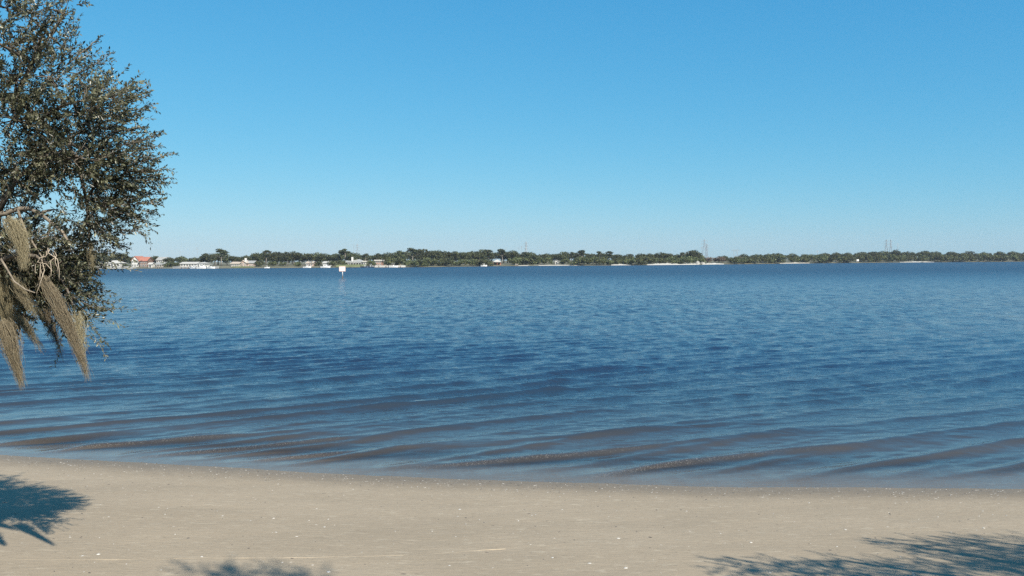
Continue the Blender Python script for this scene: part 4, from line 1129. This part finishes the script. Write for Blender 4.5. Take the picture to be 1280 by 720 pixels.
for i in range(34):
    an = rr.uniform(0, 6.28); rad = rr.uniform(.3, 3.0)
    c = Vector((11.5 + math.cos(an)*rad, 1.5 + math.sin(an)*rad, 5.0 + rr.uniform(0, 3.2)*(1-(rad/3.6)**2)))
    cl.append((c, (.7, .7, .5), 30, (math.cos(an)*.5, math.sin(an)*.5, .3)))
side_oak('live oak to the side of the viewpoint, its lower boughs shading the sand', (11.6, 1.6), 21, [(7.2, 4.6, 5.3), (8.6, 4.9, 5.6), (9.5, 3.5, 6.2), (13.0, 3.2, 6.5), (13.2, -.2, 6.2), (10.6, .2, 7.0)], cl, 2.4, .36)
cl = []
for (px, py, k, r, n) in ((262, 722, 8.2, .28, 14), (300, 728, 8.4, .35, 24), (345, 727, 8.3, .32, 20), (385, 730, 8.5, .35, 20), (320, 760, 8.4, .6, 50), (400, 770, 8.4, .6, 50), (240, 770, 8.6, .6, 50), (330, 830, 8.2, .8, 60), (470, 850, 8.0, .8, 60)):
    cl.append((shade_from(px, py, k), (r, r, r*.7), n, (-.5, .6, .3)))
for i in range(26):
    an = rr.uniform(0, 6.28); rad = rr.uniform(.3, 2.4)
    c = Vector((4.6 + math.cos(an)*rad, -3.2 + math.sin(an)*rad*.9, 7.4 + rr.uniform(0, 2.0)*(1-(rad/3)**2)))
    cl.append((c, (.7, .7, .5), 30, (math.cos(an)*.5, math.sin(an)*.5, .3)))
side_oak('tall live oak standing behind the viewpoint on the bank', (5.2, -4.0), 22, [(3.2, .0, 8.6), (4.0, -1.6, 9.0), (5.6, -2.6, 9.0), (6.4, -4.6, 8.6), (4.2, -5.2, 8.6)], cl, 4.6, .34)

# ---------------------------------------------------------------- shells and wrack on the sand
def shell_mesh(seed, s=1.0):
    g = random.Random(seed); V = [(0, 0, .32*s)]; F = []; n = 9
    for j, (r, z) in enumerate(((.45, .27), (.85, .12), (1.0, .0))):
        for i in range(n):
            an = 2*math.pi*i/n; k = 1 + g.uniform(-.08, .08) + (.06 if i % 2 else -.04)*(j == 2)
            V.append((math.cos(an)*r*k*s - .1*s*(1-j*.3), math.sin(an)*r*.78*k*s, z*s))
    for i in range(n): F.append((0, 1+i, 1+(i+1) % n))
    for j in range(2):
        for i in range(n): F.append((1+j*n+i, 1+(j+1)*n+i, 1+(j+1)*n+(i+1) % n, 1+j*n+(i+1) % n))
    return V, F
sm = []
for v in range(3):
    V, F = shell_mesh(v); me = MB().add(V, F).mesh('clam_shell', True); me.materials.append(M['shell']); sm.append(me)
random.seed(31)
spots = [(575, 637, .042), (411, 715, .04), (703, 637, .03), (773, 673, .032), (690, 697, .026), (737, 704, .03), (782, 710, .03), (123, 693, .034), (103, 695, .03), (252, 696, .03), (278, 645, .028), (183, 580, .028), (76, 578, .024), (342, 648, .03), (396, 636, .026), (410, 649, .026), (405, 659, .028), (219, 668, .022), (939, 678, .028), (901, 667, .02), (923, 663, .018), (1057, 662, .028), (1119, 629, .022), (1229, 639, .026), (1230, 660, .026), (858, 639, .026), (192, 586, .02), (313, 651, .02), (155, 658, .018), (206, 643, .022), (85, 595, .022), (1241, 643, .018), (1142, 719, .024), (430, 619, .024), (552, 618, .02), (614, 619, .022), (540, 664, .02), (494, 664, .018), (644, 645, .02), (665, 644, .022), (648, 651, .02), (562, 707, .024), (570, 671, .018)]
for i, (px, py, s) in enumerate(spots):
    p = on_sand(px, py); o = link_mesh('clam_shell', sm[i % 3], loc=(p.x, p.y, p.z - .002)); s *= .8; o.scale = (s, s, s*random.uniform(.8, 1.3)); o.rotation_euler = (random.uniform(-.25, .25), random.uniform(-.25, .25), random.uniform(0, 6.28))
    tag(o, 'single white clam shell half lying on the damp sand', 'shell', 'shells scattered on the beach')
def scatter(name, n, mat, smin, smax, seed, label, band):
    g = np.random.default_rng(seed); V0, F0 = shell_mesh(seed); V0 = np.array(V0); tri = []
    for f in F0: tri += [f[:3]] if len(f) == 3 else [(f[0], f[1], f[2]), (f[0], f[2], f[3])]
    F0 = np.array(tri)
    x = g.uniform(-14, 14, n); d = np.where(g.random(n) < band, np.abs(g.normal(.5, .45, n)) + .05, g.uniform(.2, 9, n))
    y = shore(x) - d; z = ground_z(x, y)
    s = smin + (smax-smin)*g.random(n)**3; an = g.uniform(0, 6.28, n); ca, sa = np.cos(an), np.sin(an); st = g.uniform(.7, 1.8, n)
    P = V0[None]*s[:, None, None]; P = P*np.stack([st, 1/st, np.full(n, .8)], -1)[:, None, :]
    Q = np.stack([P[..., 0]*ca[:, None] - P[..., 1]*sa[:, None] + x[:, None], P[..., 0]*sa[:, None] + P[..., 1]*ca[:, None] + y[:, None], P[..., 2] + z[:, None] - .001], -1).reshape(-1, 3)
    F = (F0[None] + (np.arange(n)*len(V0))[:, None, None]).reshape(-1, 3)
    tag(link_mesh(name, fast_mesh(name, Q, F, True), mat), label, name.split('_')[0], kind='stuff')
scatter('shell_fragments', 3200, M['shell'], .004, .018, 5, 'tiny white shell fragments strewn over the beach', .5)
scatter('wrack_bits', 2600, M['shell_dark'], .004, .021, 6, 'tiny dark bits of wrack strewn over the beach', .4)

# a thin raised line left in the sand by the last high water
def sand_line(pix, label):
    P = [on_sand(a, b) for a, b in pix]; xs = np.linspace(P[0].x, P[-1].x, 160); ys = np.interp(xs, [p.x for p in P], [p.y for p in P]) + .05*(vnoise(xs*1.7, xs*0+3)-.5) + .02*(vnoise(xs*9, xs*0+7)-.5)
    zs = ground_z(xs, ys); w = .004 + .008*vnoise(xs*4, xs*0+2)
    V = np.stack([np.stack([xs, ys-w, zs-.004], -1), np.stack([xs, ys, zs+.002+.004*vnoise(xs*6, xs*0)], -1), np.stack([xs, ys+w, zs-.004], -1)], 1).reshape(-1, 3)
    F = [(i*3+k, i*3+3+k, i*3+4+k, i*3+1+k) for i in range(159) for k in range(2)]
    me = fast_mesh('sand_ridge', V, np.array(F), True); vattr(me, 'inland', np.full(len(V), 6.0))
    tag(link_mesh('sand_ridge', me, M['dry_sand']), label, kind='structure')
M['dry_sand'] = plain('dry_sand', (.375, .31, .225), .95, .15, 12)
sand_line([(-60, 699), (60, 700), (200, 699.5), (330, 697), (430, 696), (520, 694.5), (575, 690), (632, 685.5)], 'thin pale ridge of sand drawn along the beach')

# ---------------------------------------------------------------- air over the bay
HAZE = 0.00011
if HAZE:
    m_, n_, l_, b_ = new_mat('haze'); n_.remove(b_)
    pv = n_.new('ShaderNodeVolumePrincipled'); pv.inputs['Color'].default_value = (.86, .93, 1, 1); pv.inputs['Density'].default_value = HAZE; pv.inputs['Anisotropy'].default_value = .2
    l_.new(pv.outputs[0], n_['Material Output'].inputs['Volume'])
    hz = MB().box(-3600, 3600, -120, 2300, -5, 60).build('haze', m_)
    hz['kind'] = 'stuff'; hz['label'] = 'thin pale haze over the bay'; hz['category'] = 'haze'
